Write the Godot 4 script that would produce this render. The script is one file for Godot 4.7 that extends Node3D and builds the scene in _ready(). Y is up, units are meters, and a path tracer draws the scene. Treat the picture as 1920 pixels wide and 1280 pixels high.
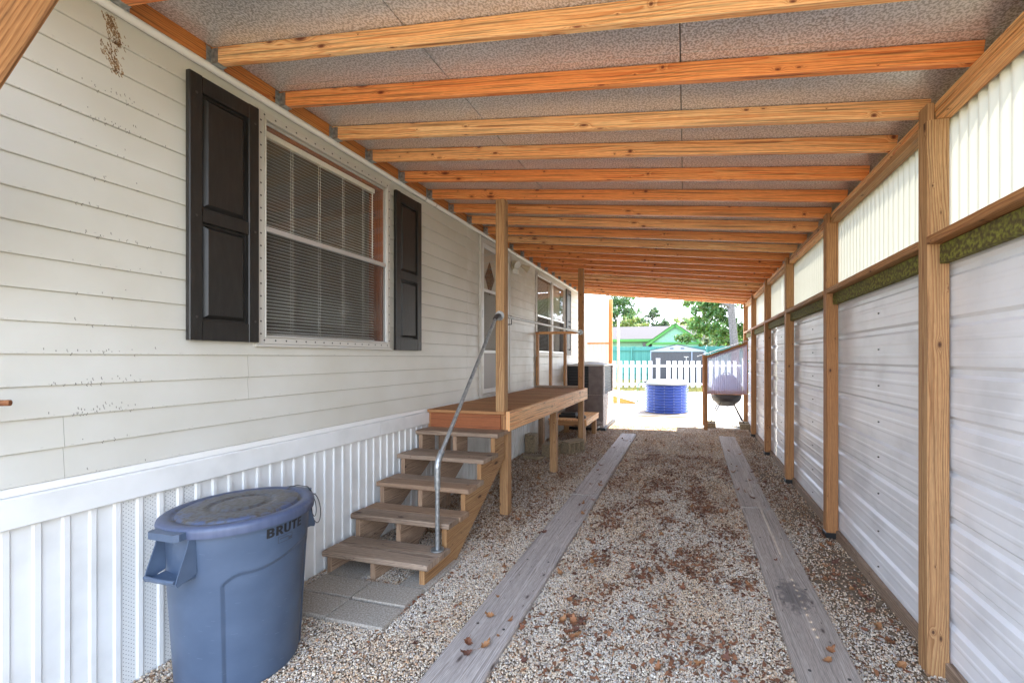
extends Node3D
# Coordinates: x to the right across the carport, y up, d = depth along the carport (godot z = -d), metres.

var rng := RandomNumberGenerator.new()
var used := {}
var M := {}
var wave := FastNoiseLite.new()

# ---------------------------------------------------------------- mesh builder
class MB:
	var v := PackedVector3Array()
	var n := PackedVector3Array()
	var uv := PackedVector2Array()
	var col := PackedColorArray()
	var ix := PackedInt32Array()
	func quad(a: Vector3, b: Vector3, c: Vector3, d: Vector3, ctr: Vector3, ua := Vector2.ZERO, ub := Vector2.ZERO, uc := Vector2.ZERO, ud := Vector2.ZERO) -> void:
		var m := (b - a).cross(c - a)
		if m.length_squared() < 1e-16:
			m = (c - a).cross(d - a)
		m = m.normalized()
		if m.dot((a + b + c + d) * 0.25 - ctr) < 0.0:
			var t := b
			b = d
			d = t
			var tu := ub
			ub = ud
			ud = tu
			m = -m
		var s := v.size()
		v.append_array([a, b, c, d])
		n.append_array([m, m, m, m])
		uv.append_array([ua, ub, uc, ud])
		ix.append_array([s, s + 2, s + 1, s, s + 3, s + 2])
	func quadn(a: Vector3, b: Vector3, c: Vector3, d: Vector3, na: Vector3, nb: Vector3, nc: Vector3, nd: Vector3, ua := Vector2.ZERO, ub := Vector2.ZERO, uc := Vector2.ZERO, ud := Vector2.ZERO) -> void:
		var m := (b - a).cross(c - a) + (c - a).cross(d - a)
		var s := v.size()
		v.append_array([a, b, c, d])
		n.append_array([na, nb, nc, nd])
		uv.append_array([ua, ub, uc, ud])
		if m.dot(na + nb + nc + nd) >= 0.0:
			ix.append_array([s, s + 2, s + 1, s, s + 3, s + 2])
		else:
			ix.append_array([s, s + 1, s + 2, s, s + 2, s + 3])
	func tri(a: Vector3, b: Vector3, c: Vector3, nrm: Vector3, ua := Vector2.ZERO, ub := Vector2.ZERO, uc := Vector2.ZERO) -> void:
		var m := (b - a).cross(c - a)
		var s := v.size()
		v.append_array([a, b, c])
		n.append_array([nrm, nrm, nrm])
		uv.append_array([ua, ub, uc])
		if m.dot(nrm) >= 0.0:
			ix.append_array([s, s + 2, s + 1])
		else:
			ix.append_array([s, s + 1, s + 2])
	func bar(a: Vector3, b: Vector3, up: Vector3, w: float, h: float, bev := 0.003, r: RandomNumberGenerator = null) -> void:
		# beveled bar from a to b; w across (side), h along up. uv: u metres along / 4, v metres across / 0.3
		var dir := (b - a).normalized()
		var side := dir.cross(up).normalized()
		var u2 := side.cross(dir).normalized()
		var L := (b - a).length()
		var ctr := (a + b) * 0.5
		var x := w * 0.5
		var y := h * 0.5
		var e: float = minf(bev, minf(x, y) * 0.5)
		var pts := [Vector2(x - e, -y), Vector2(x, -y + e), Vector2(x, y - e), Vector2(x - e, y), Vector2(-x + e, y), Vector2(-x, y - e), Vector2(-x, -y + e), Vector2(-x + e, -y)]
		var u0: float = r.randf_range(0.0, maxf(0.0, 1.0 - L / 4.0)) if r else 0.0
		var vo := 0.0
		for i in 8:
			var p: Vector2 = pts[i]
			var q: Vector2 = pts[(i + 1) % 8]
			var wd := (q - p).length() / 0.3
			if i % 2 == 1:
				vo = r.randf_range(0.0, maxf(0.0, 1.0 - wd)) if r else 0.0
			var pa := a + side * p.x + u2 * p.y
			var pb := b + side * p.x + u2 * p.y
			var qa := a + side * q.x + u2 * q.y
			var qb := b + side * q.x + u2 * q.y
			quad(pa, pb, qb, qa, ctr, Vector2(u0, vo), Vector2(u0 + L / 4.0, vo), Vector2(u0 + L / 4.0, vo + wd), Vector2(u0, vo + wd))
			vo += wd
		for k in 2:
			var o: Vector3 = [a, b][k]
			var uc := Vector2(u0, 0.3)
			for i in range(1, 7):
				var p0: Vector2 = pts[0]
				var p1: Vector2 = pts[i]
				var p2: Vector2 = pts[i + 1]
				tri(o + side * p0.x + u2 * p0.y, o + side * p1.x + u2 * p1.y, o + side * p2.x + u2 * p2.y, -dir if k == 0 else dir, uc, uc + Vector2(0.004, (p1.x - p0.x) / 0.3), uc + Vector2(0.008, (p2.x - p0.x) / 0.3))
	func box(lo: Vector3, hi: Vector3, bev := 0.002, r: RandomNumberGenerator = null) -> void:
		# axis aligned box; grain along its longest side
		var a := Vector3(minf(lo.x, hi.x), minf(lo.y, hi.y), minf(lo.z, hi.z))
		var b := Vector3(maxf(lo.x, hi.x), maxf(lo.y, hi.y), maxf(lo.z, hi.z))
		var c := (a + b) * 0.5
		var s := b - a
		if s.y >= s.x and s.y >= s.z:
			bar(Vector3(c.x, a.y, c.z), Vector3(c.x, b.y, c.z), Vector3(0, 0, 1), s.x, s.z, bev, r)
		elif s.x >= s.z:
			bar(Vector3(a.x, c.y, c.z), Vector3(b.x, c.y, c.z), Vector3.UP, s.z, s.y, bev, r)
		else:
			bar(Vector3(c.x, c.y, a.z), Vector3(c.x, c.y, b.z), Vector3.UP, s.x, s.y, bev, r)
	func tube(pts: Array, rad: float, seg := 8, caps := true) -> void:
		var rings := []
		var norms := []
		var last_side := Vector3.ZERO
		for i in pts.size():
			var p: Vector3 = pts[i]
			var t: Vector3
			if i == 0:
				t = (pts[1] - p).normalized()
			elif i == pts.size() - 1:
				t = (p - pts[i - 1]).normalized()
			else:
				t = ((p - pts[i - 1]).normalized() + (pts[i + 1] - p).normalized()).normalized()
			var s: Vector3 = last_side - t * last_side.dot(t)
			if s.length() < 0.01:
				s = t.cross(Vector3.UP if absf(t.y) < 0.9 else Vector3.RIGHT)
			s = s.normalized()
			last_side = s
			var w := t.cross(s).normalized()
			var rr := []
			var nn := []
			for k in seg:
				var an := TAU * k / seg
				var dd := s * cos(an) + w * sin(an)
				rr.append(p + dd * rad)
				nn.append(dd)
			rings.append(rr)
			norms.append(nn)
		var len := 0.0
		for i in pts.size() - 1:
			var l2: float = len + (pts[i + 1] - pts[i]).length()
			for k in seg:
				var k2 := (k + 1) % seg
				quadn(rings[i][k], rings[i + 1][k], rings[i + 1][k2], rings[i][k2], norms[i][k], norms[i + 1][k], norms[i + 1][k2], norms[i][k2], Vector2(len, float(k) / seg), Vector2(l2, float(k) / seg), Vector2(l2, float(k + 1) / seg), Vector2(len, float(k + 1) / seg))
			len = l2
		if caps:
			for e in [0, pts.size() - 1]:
				var nrm: Vector3 = (pts[0] - pts[1]).normalized() if e == 0 else (pts[e] - pts[e - 1]).normalized()
				for k in seg:
					tri(pts[e], rings[e][k], rings[e][(k + 1) % seg], nrm)
	func taper(pts: Array, rads: Array, seg := 8) -> void:
		# tapered limb
		for i in pts.size() - 1:
			var a: Vector3 = pts[i]
			var b: Vector3 = pts[i + 1]
			var t := (b - a).normalized()
			var s := t.cross(Vector3.UP if absf(t.y) < 0.9 else Vector3.RIGHT).normalized()
			var w := t.cross(s).normalized()
			for k in seg:
				var d0 := s * cos(TAU * k / seg) + w * sin(TAU * k / seg)
				var d1 := s * cos(TAU * (k + 1) / seg) + w * sin(TAU * (k + 1) / seg)
				quadn(a + d0 * rads[i], b + d0 * rads[i + 1], b + d1 * rads[i + 1], a + d1 * rads[i], d0, d0, d1, d1, Vector2(a.y, float(k) / seg), Vector2(b.y, float(k) / seg), Vector2(b.y, float(k + 1) / seg), Vector2(a.y, float(k + 1) / seg))
	func lathe(c: Vector3, prof: Array, seg := 32, crease := 0.75) -> void:
		# prof: Vector2(radius, height); outward normal on the right of travel upward
		var segn := []
		for i in prof.size() - 1:
			var e: Vector2 = prof[i + 1] - prof[i]
			segn.append(Vector2(e.y, -e.x).normalized())
		for i in prof.size() - 1:
			var n0: Vector2 = segn[i]
			var n1: Vector2 = segn[i]
			if i > 0 and segn[i - 1].dot(segn[i]) > crease:
				n0 = (segn[i - 1] + segn[i]).normalized()
			if i < segn.size() - 1 and segn[i + 1].dot(segn[i]) > crease:
				n1 = (segn[i + 1] + segn[i]).normalized()
			var p: Vector2 = prof[i]
			var q: Vector2 = prof[i + 1]
			for k in seg:
				var a0 := TAU * k / seg
				var a1 := TAU * (k + 1) / seg
				var d0 := Vector3(cos(a0), 0, sin(a0))
				var d1 := Vector3(cos(a1), 0, sin(a1))
				quadn(c + d0 * p.x + Vector3(0, p.y, 0), c + d0 * q.x + Vector3(0, q.y, 0), c + d1 * q.x + Vector3(0, q.y, 0), c + d1 * p.x + Vector3(0, p.y, 0),
					d0 * n0.x + Vector3(0, n0.y, 0), d0 * n1.x + Vector3(0, n1.y, 0), d1 * n1.x + Vector3(0, n1.y, 0), d1 * n0.x + Vector3(0, n0.y, 0),
					Vector2(float(k) / seg, p.y), Vector2(float(k) / seg, q.y), Vector2(float(k + 1) / seg, q.y), Vector2(float(k + 1) / seg, p.y))
	func disc(c: Vector3, r: float, seg := 32, up := Vector3.UP) -> void:
		var s := up.cross(Vector3.RIGHT if absf(up.x) < 0.9 else Vector3.FORWARD).normalized()
		var w := up.cross(s)
		for k in seg:
			var a0 := TAU * k / seg
			var a1 := TAU * (k + 1) / seg
			tri(c, c + (s * cos(a0) + w * sin(a0)) * r, c + (s * cos(a1) + w * sin(a1)) * r, up, Vector2(0.5, 0.5), Vector2(0.5 + 0.5 * cos(a0), 0.5 + 0.5 * sin(a0)), Vector2(0.5 + 0.5 * cos(a1), 0.5 + 0.5 * sin(a1)))
	func prism(poly: PackedVector2Array, org: Vector3, ex: Vector3, ey: Vector3, depth: Vector3, r: RandomNumberGenerator = null) -> void:
		# polygon in (ex, ey), extruded by depth
		var t := Geometry2D.triangulate_polygon(poly)
		var nz := depth.normalized()
		var uo := Vector2(r.randf() * 0.6, r.randf() * 0.3) if r else Vector2.ZERO
		var cc := Vector3.ZERO
		for p in poly:
			cc += org + ex * p.x + ey * p.y + depth * 0.5
		for i in range(0, t.size(), 3):
			var a := poly[t[i]]
			var b := poly[t[i + 1]]
			var c := poly[t[i + 2]]
			tri(org + ex * a.x + ey * a.y, org + ex * b.x + ey * b.y, org + ex * c.x + ey * c.y, -nz, uo + Vector2(a.x / 4, a.y / 0.3), uo + Vector2(b.x / 4, b.y / 0.3), uo + Vector2(c.x / 4, c.y / 0.3))
			tri(org + ex * a.x + ey * a.y + depth, org + ex * b.x + ey * b.y + depth, org + ex * c.x + ey * c.y + depth, nz, uo + Vector2(a.x / 4, a.y / 0.3), uo + Vector2(b.x / 4, b.y / 0.3), uo + Vector2(c.x / 4, c.y / 0.3))
		var cw := Geometry2D.is_polygon_clockwise(poly)
		for i in poly.size():
			var a := poly[i]
			var b := poly[(i + 1) % poly.size()]
			var e := (b - a).normalized()
			var o2 := Vector2(e.y, -e.x) * (-1.0 if cw else 1.0)
			var nn := (ex * o2.x + ey * o2.y).normalized()
			var pa := org + ex * a.x + ey * a.y
			var pb := org + ex * b.x + ey * b.y
			var l := (b - a).length() / 4.0
			quadn(pa, pb, pb + depth, pa + depth, nn, nn, nn, nn, uo, uo + Vector2(l, 0), uo + Vector2(l, depth.length() / 0.3), uo + Vector2(0, depth.length() / 0.3))
	func sweep(prof: Array, off: Vector3, smooth := false, face := Vector3.RIGHT) -> void:
		# open profile (Vector3 list) swept along off
		var acc := [0.0]
		for i in prof.size() - 1:
			acc.append(acc[i] + (prof[i + 1] - prof[i]).length())
		var ns := []
		for i in prof.size() - 1:
			var m: Vector3 = (prof[i + 1] - prof[i]).cross(off).normalized()
			if m.dot(face) < 0.0:
				m = -m
			ns.append(m)
		for i in prof.size() - 1:
			var na: Vector3 = ns[i]
			var nb: Vector3 = ns[i]
			if smooth:
				if i > 0:
					na = (ns[i - 1] + ns[i]).normalized()
				if i < ns.size() - 1:
					nb = (ns[i + 1] + ns[i]).normalized()
			quadn(prof[i], prof[i + 1], prof[i + 1] + off, prof[i] + off, na, nb, nb, na, Vector2(0, acc[i]), Vector2(0, acc[i + 1]), Vector2(off.length(), acc[i + 1]), Vector2(off.length(), acc[i]))
	func mesh() -> ArrayMesh:
		var arr := []
		arr.resize(Mesh.ARRAY_MAX)
		arr[Mesh.ARRAY_VERTEX] = v
		arr[Mesh.ARRAY_NORMAL] = n
		arr[Mesh.ARRAY_TEX_UV] = uv
		if col.size() == v.size():
			arr[Mesh.ARRAY_COLOR] = col
		arr[Mesh.ARRAY_INDEX] = ix
		var m := ArrayMesh.new()
		m.add_surface_from_arrays(Mesh.PRIMITIVE_TRIANGLES, arr)
		return m

# ---------------------------------------------------------------- scene helpers
func P(x: float, y: float, d: float) -> Vector3:
	return Vector3(x, y, -d)

func numbered(nm: String) -> String:
	if not used.has(nm):
		used[nm] = 0
		return nm
	used[nm] += 1
	return "%s_%03d" % [nm, used[nm]]

func meta(o: Node, label: String, cat := "", group := "", kind := "") -> Node:
	if label: o.set_meta("label", label)
	if cat: o.set_meta("category", cat)
	if group: o.set_meta("group", group)
	if kind: o.set_meta("kind", kind)
	return o

func thing(nm: String, label: String, cat: String, at: Vector3, group := "") -> Node3D:
	var o := Node3D.new()
	o.name = numbered(nm)
	add_child(o)
	o.position = at
	meta(o, label, cat, group)
	return o

func wpos(o: Node) -> Vector3:
	var p := Vector3.ZERO
	var k := o
	while k is Node3D and k != self:
		p += k.position
		k = k.get_parent()
	return p

func part(parent: Node, nm: String, mesh: Mesh, m: Material, at := Vector3.ZERO, basis := Basis.IDENTITY) -> MeshInstance3D:
	# mesh is given in world coordinates (moved by at)
	var o := MeshInstance3D.new()
	o.name = nm if parent != self else numbered(nm)
	o.mesh = mesh
	o.material_override = m
	parent.add_child(o, true)
	o.transform = Transform3D(basis, at - wpos(parent))
	return o

func solo(nm: String, mesh: Mesh, m: Material, label: String, cat: String, at := Vector3.ZERO, group := "", basis := Basis.IDENTITY) -> MeshInstance3D:
	var o := part(self, nm, mesh, m, at, basis)
	meta(o, label, cat, group)
	return o

func struct(nm: String, mesh: Mesh, m: Material, label := "") -> MeshInstance3D:
	var o := part(self, nm, mesh, m)
	meta(o, label, "", "", "structure")
	return o

func bar_part(parent: Node, nm: String, a: Vector3, b: Vector3, up: Vector3, w: float, h: float, m: Material, bev := 0.003) -> MeshInstance3D:
	var mb := MB.new()
	mb.bar(a, b, up, w, h, bev, rng)
	return part(parent, nm, mb.mesh(), m)

func box_part(parent: Node, nm: String, lo: Vector3, hi: Vector3, m: Material, bev := 0.002) -> MeshInstance3D:
	var mb := MB.new()
	mb.box(lo, hi, bev, rng)
	return part(parent, nm, mb.mesh(), m)

func lin(r: float, g: float, b: float, a := 1.0) -> Color:
	var c := Color(r, g, b).linear_to_srgb()
	c.a = a
	return c

func mat(r: float, g: float, b: float, rough := 0.7, metal := 0.0) -> StandardMaterial3D:
	var m := StandardMaterial3D.new()
	m.albedo_color = lin(r, g, b)
	m.roughness = rough
	m.metallic = metal
	return m

func noise_tex(freq: float, size: int, stops: Array, sd := 1, oct := 4, kind := FastNoiseLite.TYPE_SIMPLEX_SMOOTH, warp := 0.0) -> NoiseTexture2D:
	var f := FastNoiseLite.new()
	f.noise_type = kind
	f.seed = sd
	f.frequency = freq
	f.fractal_octaves = oct
	if warp > 0.0:
		f.domain_warp_enabled = true
		f.domain_warp_amplitude = warp
		f.domain_warp_frequency = freq * 1.5
	var t := NoiseTexture2D.new()
	t.width = size
	t.height = size
	t.seamless = true
	t.noise = f
	var g := Gradient.new()
	var off := PackedFloat32Array()
	var cs := PackedColorArray()
	for s in stops:
		off.append(s[0])
		cs.append(s[1])
	g.offsets = off
	g.colors = cs
	t.color_ramp = g
	return t

func tri_mat(tex: Texture2D, metres: float, rough := 0.8, tint := Color.WHITE) -> StandardMaterial3D:
	var m := StandardMaterial3D.new()
	m.albedo_texture = tex
	m.albedo_color = tint
	m.uv1_triplanar = true
	m.uv1_world_triplanar = true
	m.uv1_scale = Vector3.ONE / metres
	m.roughness = rough
	return m

func wood_tex(sd: int, light: Color, mid: Color, dark: Color, knot: Color, knots: int, spacing: float, contrast: float, fibre: float) -> ImageTexture:
	# 4 m of plain sawn board, 0.3 m across
	var W := 2048
	var H := 256
	var r := RandomNumberGenerator.new()
	r.seed = sd
	var warp := PackedFloat32Array()
	var kn := PackedFloat32Array()
	warp.resize(W * H)
	kn.resize(W * H)
	for k in knots:
		var cx := r.randi_range(40, W - 40)
		var cy := r.randi_range(6, H - 6)
		var rad := 2.0 + 9.0 * pow(r.randf(), 2.2)
		var el := r.randf_range(0.9, 3.2)
		for y in range(maxi(0, cy - 36), mini(H, cy + 36)):
			for x in range(maxi(0, cx - 70), mini(W, cx + 70)):
				var q := Vector2((x - cx) * 2.0 / el, (y - cy) * 1.2).length() / rad
				if q < 6.0:
					warp[y * W + x] += 0.022 * exp(-q * q * 0.22)
					kn[y * W + x] = maxf(kn[y * W + x], clampf(1.5 - q, 0.0, 1.0) + 0.35 * exp(-q * 0.7) * (1.0 if q > 1.0 else 0.0))
	var a := FastNoiseLite.new()
	a.seed = sd
	a.frequency = 1.0
	a.fractal_octaves = 2
	var b := FastNoiseLite.new()
	b.seed = sd + 9
	b.frequency = 1.0
	b.fractal_octaves = 2
	var data := PackedByteArray()
	data.resize(W * H * 3)
	var o := 0
	for y in H:
		var yv := y * 0.3 / H
		for x in W:
			var xv := x * 4.0 / W
			var wv := a.get_noise_2d(xv * 0.55, yv * 3.0)
			var yy := fmod(yv, 0.1) - 0.05 + 0.035 * wv + (0.02 if yv > 0.1 and yv < 0.2 else 0.0)
			var rr := sqrt(yy * yy + 0.0006) + warp[y * W + x]
			var f := fposmod(rr / spacing + 0.5 * b.get_noise_2d(xv * 2.0, yv * 20.0), 1.0)
			var t := clampf((f * f * f + (0.5 * (1.0 - (f - 0.0) * 8.0) if f < 0.12 else 0.0)) * contrast, 0.0, 1.0)
			var c := light.lerp(mid, clampf(0.5 + 0.8 * wv, 0.0, 1.0)).lerp(dark, t)
			var fb := 1.0 + fibre * b.get_noise_2d(xv * 12.0, yv * 700.0) - (0.55 if knots >= 30 else 0.22) * clampf(b.get_noise_2d(xv * 0.9 + 50.0, yv * 55.0) - 0.10, 0.0, 1.0)
			c = Color(c.r * fb, c.g * fb, c.b * fb).lerp(knot, minf(kn[y * W + x], 1.0) * 0.85)
			data[o] = clampi(int(c.r * 255.0), 0, 255)
			data[o + 1] = clampi(int(c.g * 255.0), 0, 255)
			data[o + 2] = clampi(int(c.b * 255.0), 0, 255)
			o += 3
	return ImageTexture.create_from_image(Image.create_from_data(W, H, false, Image.FORMAT_RGB8, data))

func wood_mat(tex: Texture2D, tint: Color, rough: float, bump: float) -> StandardMaterial3D:
	var m := StandardMaterial3D.new()
	m.albedo_texture = tex
	m.albedo_color = tint
	m.roughness = rough
	if bump > 0.0:
		m.heightmap_enabled = true
		m.heightmap_texture = tex
		m.heightmap_scale = bump
	return m

func pick(a: Array):
	return a[rng.randi_range(0, a.size() - 1)]

# ================================================================ build
func _ready() -> void:
	rng.seed = 4711
	# ---- camera
	var cam := Camera3D.new()
	cam.name = "camera"
	cam.projection = Camera3D.PROJECTION_FRUSTUM
	cam.near = 0.05
	cam.far = 900.0
	cam.size = 1.6 * cam.near
	cam.frustum_offset = Vector2(-0.1375, 0.03875) * cam.near
	cam.position = Vector3(0, 1.5, 0)
	cam.rotation.y = deg_to_rad(15.04)
	cam.current = true
	add_child(cam)
	# ---- sky, exposure
	var we := WorldEnvironment.new()
	we.name = "world_environment"
	var env := Environment.new()
	env.background_mode = Environment.BG_SKY
	var sm := ProceduralSkyMaterial.new()
	sm.sky_top_color = Color(0.645, 0.73, 0.855)
	sm.sky_horizon_color = Color(0.955, 0.96, 0.955)
	sm.sky_curve = 0.12
	sm.ground_bottom_color = Color(0.35, 0.34, 0.30)
	sm.ground_horizon_color = Color(0.62, 0.62, 0.58)
	sm.sky_energy_multiplier = 1.15
	sm.sun_angle_max = 5.0
	var sky := Sky.new()
	sky.sky_material = sm
	env.sky = sky
	env.tonemap_mode = Environment.TONE_MAPPER_LINEAR
	env.tonemap_exposure = 7.2
	env.sdfgi_enabled = true
	env.ssao_enabled = true
	env.ssil_enabled = true
	we.environment = env
	add_child(we)
	# ---- sun: ahead and to the right, high
	var sun := DirectionalLight3D.new()
	sun.name = "sun"
	sun.light_energy = 1.3
	sun.light_color = Color(1.0, 0.96, 0.89)
	sun.light_angular_distance = 0.5
	sun.shadow_enabled = true
	sun.transform = Transform3D(Basis.looking_at(-Vector3(0.28, 1.0, -0.42).normalized(), Vector3.UP), Vector3.ZERO)
	add_child(sun)
	# ---- content
	make_materials()
	setting()
	mobile_home()
	carport()
	porch()
	trash_can()
	ground_planks()
	small_things()
	backyard()
	gravel_and_leaves()

func make_materials() -> void:
	var fresh := wood_tex(11, Color(0.965, 0.82, 0.635), Color(0.945, 0.74, 0.53), Color(0.82, 0.53, 0.315), Color(0.33, 0.13, 0.05), 30, 0.0085, 1.0, 0.14)
	var post := wood_tex(12, Color(0.79, 0.67, 0.51), Color(0.72, 0.58, 0.42), Color(0.54, 0.38, 0.24), Color(0.24, 0.13, 0.07), 20, 0.0095, 0.95, 0.14)
	var grey := wood_tex(13, Color(0.76, 0.725, 0.695), Color(0.69, 0.655, 0.625), Color(0.53, 0.49, 0.46), Color(0.27, 0.22, 0.20), 14, 0.0060, 0.9, 0.2)
	var stair := wood_tex(14, Color(0.69, 0.62, 0.55), Color(0.62, 0.545, 0.475), Color(0.46, 0.375, 0.31), Color(0.17, 0.11, 0.08), 16, 0.0080, 0.9, 0.2)
	M.rafter = [wood_mat(fresh, Color(1, 0.92, 0.83), 0.5, 0.02), wood_mat(fresh, Color(0.98, 0.79, 0.62), 0.42, 0.02), wood_mat(fresh, Color(1, 0.97, 0.92), 0.55, 0.02), wood_mat(fresh, Color(0.96, 0.80, 0.64), 0.45, 0.02)]
	M.ledger = wood_mat(fresh, Color(0.85, 0.70, 0.50), 0.6, 0.02)
	M.post = [wood_mat(post, Color(0.95, 0.90, 0.84), 0.7, 0.04), wood_mat(post, Color(0.92, 0.81, 0.70), 0.7, 0.04), wood_mat(post, Color(0.95, 0.86, 0.76), 0.7, 0.04)]
	M.plate = [wood_mat(post, Color(1, 0.93, 0.84), 0.65, 0.03), wood_mat(fresh, Color(0.97, 0.92, 0.84), 0.6, 0.02)]
	M.plank = [wood_mat(grey, Color(1, 0.99, 0.99), 0.85, 0.12), wood_mat(grey, Color(0.94, 0.92, 0.9), 0.85, 0.12)]
	var si: Image = grey.get_image().duplicate()
	var sn := FastNoiseLite.new()
	sn.seed = 6
	sn.frequency = 0.03
	sn.fractal_octaves = 4
	for x in range(1060, 1350):
		for y in range(0, 256):
			var q := Vector2((x - 1205) / 110.0, (y - 120) / 88.0).length() + 0.55 * sn.get_noise_2d(x, y * 0.8)
			var k := clampf((0.95 - q) * 2.4, 0.0, 1.0)
			if k > 0.0:
				si.set_pixel(x, y, si.get_pixel(x, y).lerp(Color(0.30, 0.29, 0.295), k * 0.5))
	M.stained = wood_mat(ImageTexture.create_from_image(si), Color(0.94, 0.92, 0.9), 0.8, 0.12)
	M.tread = [wood_mat(stair, Color(1, 0.98, 0.96), 0.8, 0.08), wood_mat(stair, Color(0.92, 0.89, 0.86), 0.8, 0.08), wood_mat(stair, Color(1.0, 0.93, 0.86), 0.8, 0.08)]
	M.deck = [wood_mat(post, Color(1.0, 0.88, 0.79), 0.75, 0.05), wood_mat(post, Color(0.94, 0.83, 0.74), 0.75, 0.05), wood_mat(post, Color(1.0, 0.92, 0.83), 0.75, 0.05)]
	M.red = wood_mat(post, Color(0.88, 0.66, 0.56), 0.7, 0.03)
	# moss on the outer face boards: blotchy green over brown wood
	M.moss = tri_mat(noise_tex(0.03, 512, [[0.0, Color(0.24, 0.21, 0.12)], [0.4, Color(0.36, 0.32, 0.16)], [0.55, Color(0.42, 0.41, 0.17)], [0.75, Color(0.50, 0.50, 0.20)], [1.0, Color(0.55, 0.52, 0.28)]], 31, 7), 0.45, 0.9)
	M.stringer = wood_mat(post, Color(0.88, 0.82, 0.75), 0.75, 0.06)
	# foil faced insulation board
	var foil := StandardMaterial3D.new()
	foil.albedo_texture = noise_tex(0.088, 1024, [[0.0, Color(0.70, 0.70, 0.70)], [0.44, Color(0.74, 0.74, 0.735)], [0.50, Color(0.91, 0.91, 0.915)], [1.0, Color(0.94, 0.94, 0.945)]], 5, 2, FastNoiseLite.TYPE_SIMPLEX_SMOOTH, 14.0)
	foil.metallic = 1.0
	foil.metallic_texture = noise_tex(0.088, 1024, [[0.0, Color(0.85, 0.85, 0.85)], [0.44, Color(0.8, 0.8, 0.8)], [0.50, Color(0.22, 0.22, 0.22)], [1.0, Color(0.18, 0.18, 0.18)]], 5, 2, FastNoiseLite.TYPE_SIMPLEX_SMOOTH, 14.0)
	foil.roughness = 0.4
	foil.uv1_triplanar = true
	foil.uv1_world_triplanar = true
	foil.uv1_scale = Vector3.ONE / 1.25
	M.foil = foil
	# vinyl siding
	M.siding = siding_material()
	# the same vinyl, without the insect stains of the near boards
	var sd := tri_mat(noise_tex(0.012, 512, [[0.0, Color(0.775, 0.755, 0.703)], [0.5, Color(0.805, 0.79, 0.748)], [1.0, Color(0.835, 0.825, 0.793)]], 41, 5), 1.7, 0.42)
	M.siding_far = sd
	M.skirt = tri_mat(noise_tex(0.010, 512, [[0.0, Color(0.84, 0.835, 0.82)], [0.5, Color(0.885, 0.88, 0.865)], [1.0, Color(0.905, 0.90, 0.89)]], 42, 5), 1.5, 0.4)
	var vent := Image.create(64, 64, false, Image.FORMAT_RGB8)
	vent.fill(Color(0.86, 0.855, 0.84))
	for k in 2:
		for y in range(-6, 7):
			for x in range(-6, 7):
				if x * x + y * y < 34:
					vent.set_pixel(posmod(16 + 32 * k + x, 64), posmod(16 + 32 * k + y, 64), Color(0.20, 0.195, 0.19))
	M.vent = StandardMaterial3D.new()
	M.vent.albedo_texture = ImageTexture.create_from_image(vent)
	M.vent.uv1_scale = Vector3(1.0 / 0.019, 1.0 / 0.019, 1)
	M.vent.roughness = 0.45
	M.trim = mat(0.82, 0.80, 0.76, 0.35)
	M.frame = mat(0.56, 0.53, 0.48, 0.4)
	M.alu = mat(0.60, 0.60, 0.59, 0.35, 0.5)
	M.galv = tri_mat(noise_tex(0.03, 256, [[0.0, Color(0.52, 0.53, 0.53)], [0.5, Color(0.64, 0.65, 0.65)], [1.0, Color(0.76, 0.77, 0.77)]], 43, 3), 0.25, 0.42)
	M.galv.metallic = 0.75
	var sh := tri_mat(noise_tex(0.02, 512, [[0.0, Color(0.115, 0.108, 0.10)], [0.5, Color(0.14, 0.132, 0.124)], [1.0, Color(0.17, 0.16, 0.15)]], 44, 4), 0.35, 0.42)
	sh.uv1_scale = Vector3(2.8, 0.6, 2.8)
	sh.heightmap_enabled = true
	sh.heightmap_texture = noise_tex(0.05, 512, [[0.0, Color.BLACK], [1.0, Color.WHITE]], 45, 4)
	sh.heightmap_scale = 0.05
	M.shutter = sh
	M.glass = StandardMaterial3D.new()
	M.glass.transparency = BaseMaterial3D.TRANSPARENCY_ALPHA
	M.glass.albedo_color = Color(0.9, 0.95, 0.93, 0.06)
	M.glass.roughness = 0.03
	M.screen = StandardMaterial3D.new()
	M.screen.transparency = BaseMaterial3D.TRANSPARENCY_ALPHA
	M.screen.albedo_color = Color(0.22, 0.21, 0.20, 0.32)
	M.screen.roughness = 0.8
	M.slat = mat(0.80, 0.75, 0.66, 0.45)
	M.jamb = wood_mat(fresh, Color(0.66, 0.46, 0.32), 0.5, 0.0)
	M.room = mat(0.36, 0.30, 0.23, 0.9)
	M.curtain = mat(0.30, 0.28, 0.25, 0.9)
	M.metal_wall = tri_mat(noise_tex(0.008, 512, [[0.0, Color(0.82, 0.82, 0.83)], [0.5, Color(0.895, 0.895, 0.905)], [1.0, Color(0.925, 0.925, 0.935)]], 46, 5), 2.0, 0.42)
	var cl := StandardMaterial3D.new()
	cl.albedo_color = lin(0.64, 0.65, 0.60, 0.985)
	cl.transparency = BaseMaterial3D.TRANSPARENCY_ALPHA
	cl.roughness = 0.35
	cl.backlight_enabled = true
	cl.backlight = Color(0.45, 0.45, 0.42)
	M.clear = cl
	M.black = mat(0.015, 0.015, 0.016, 0.45)
	M.rust = tri_mat(noise_tex(0.04, 256, [[0.0, Color(0.35, 0.20, 0.12)], [0.5, Color(0.50, 0.31, 0.18)], [1.0, Color(0.62, 0.45, 0.30)]], 47), 0.15, 0.85)
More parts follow.
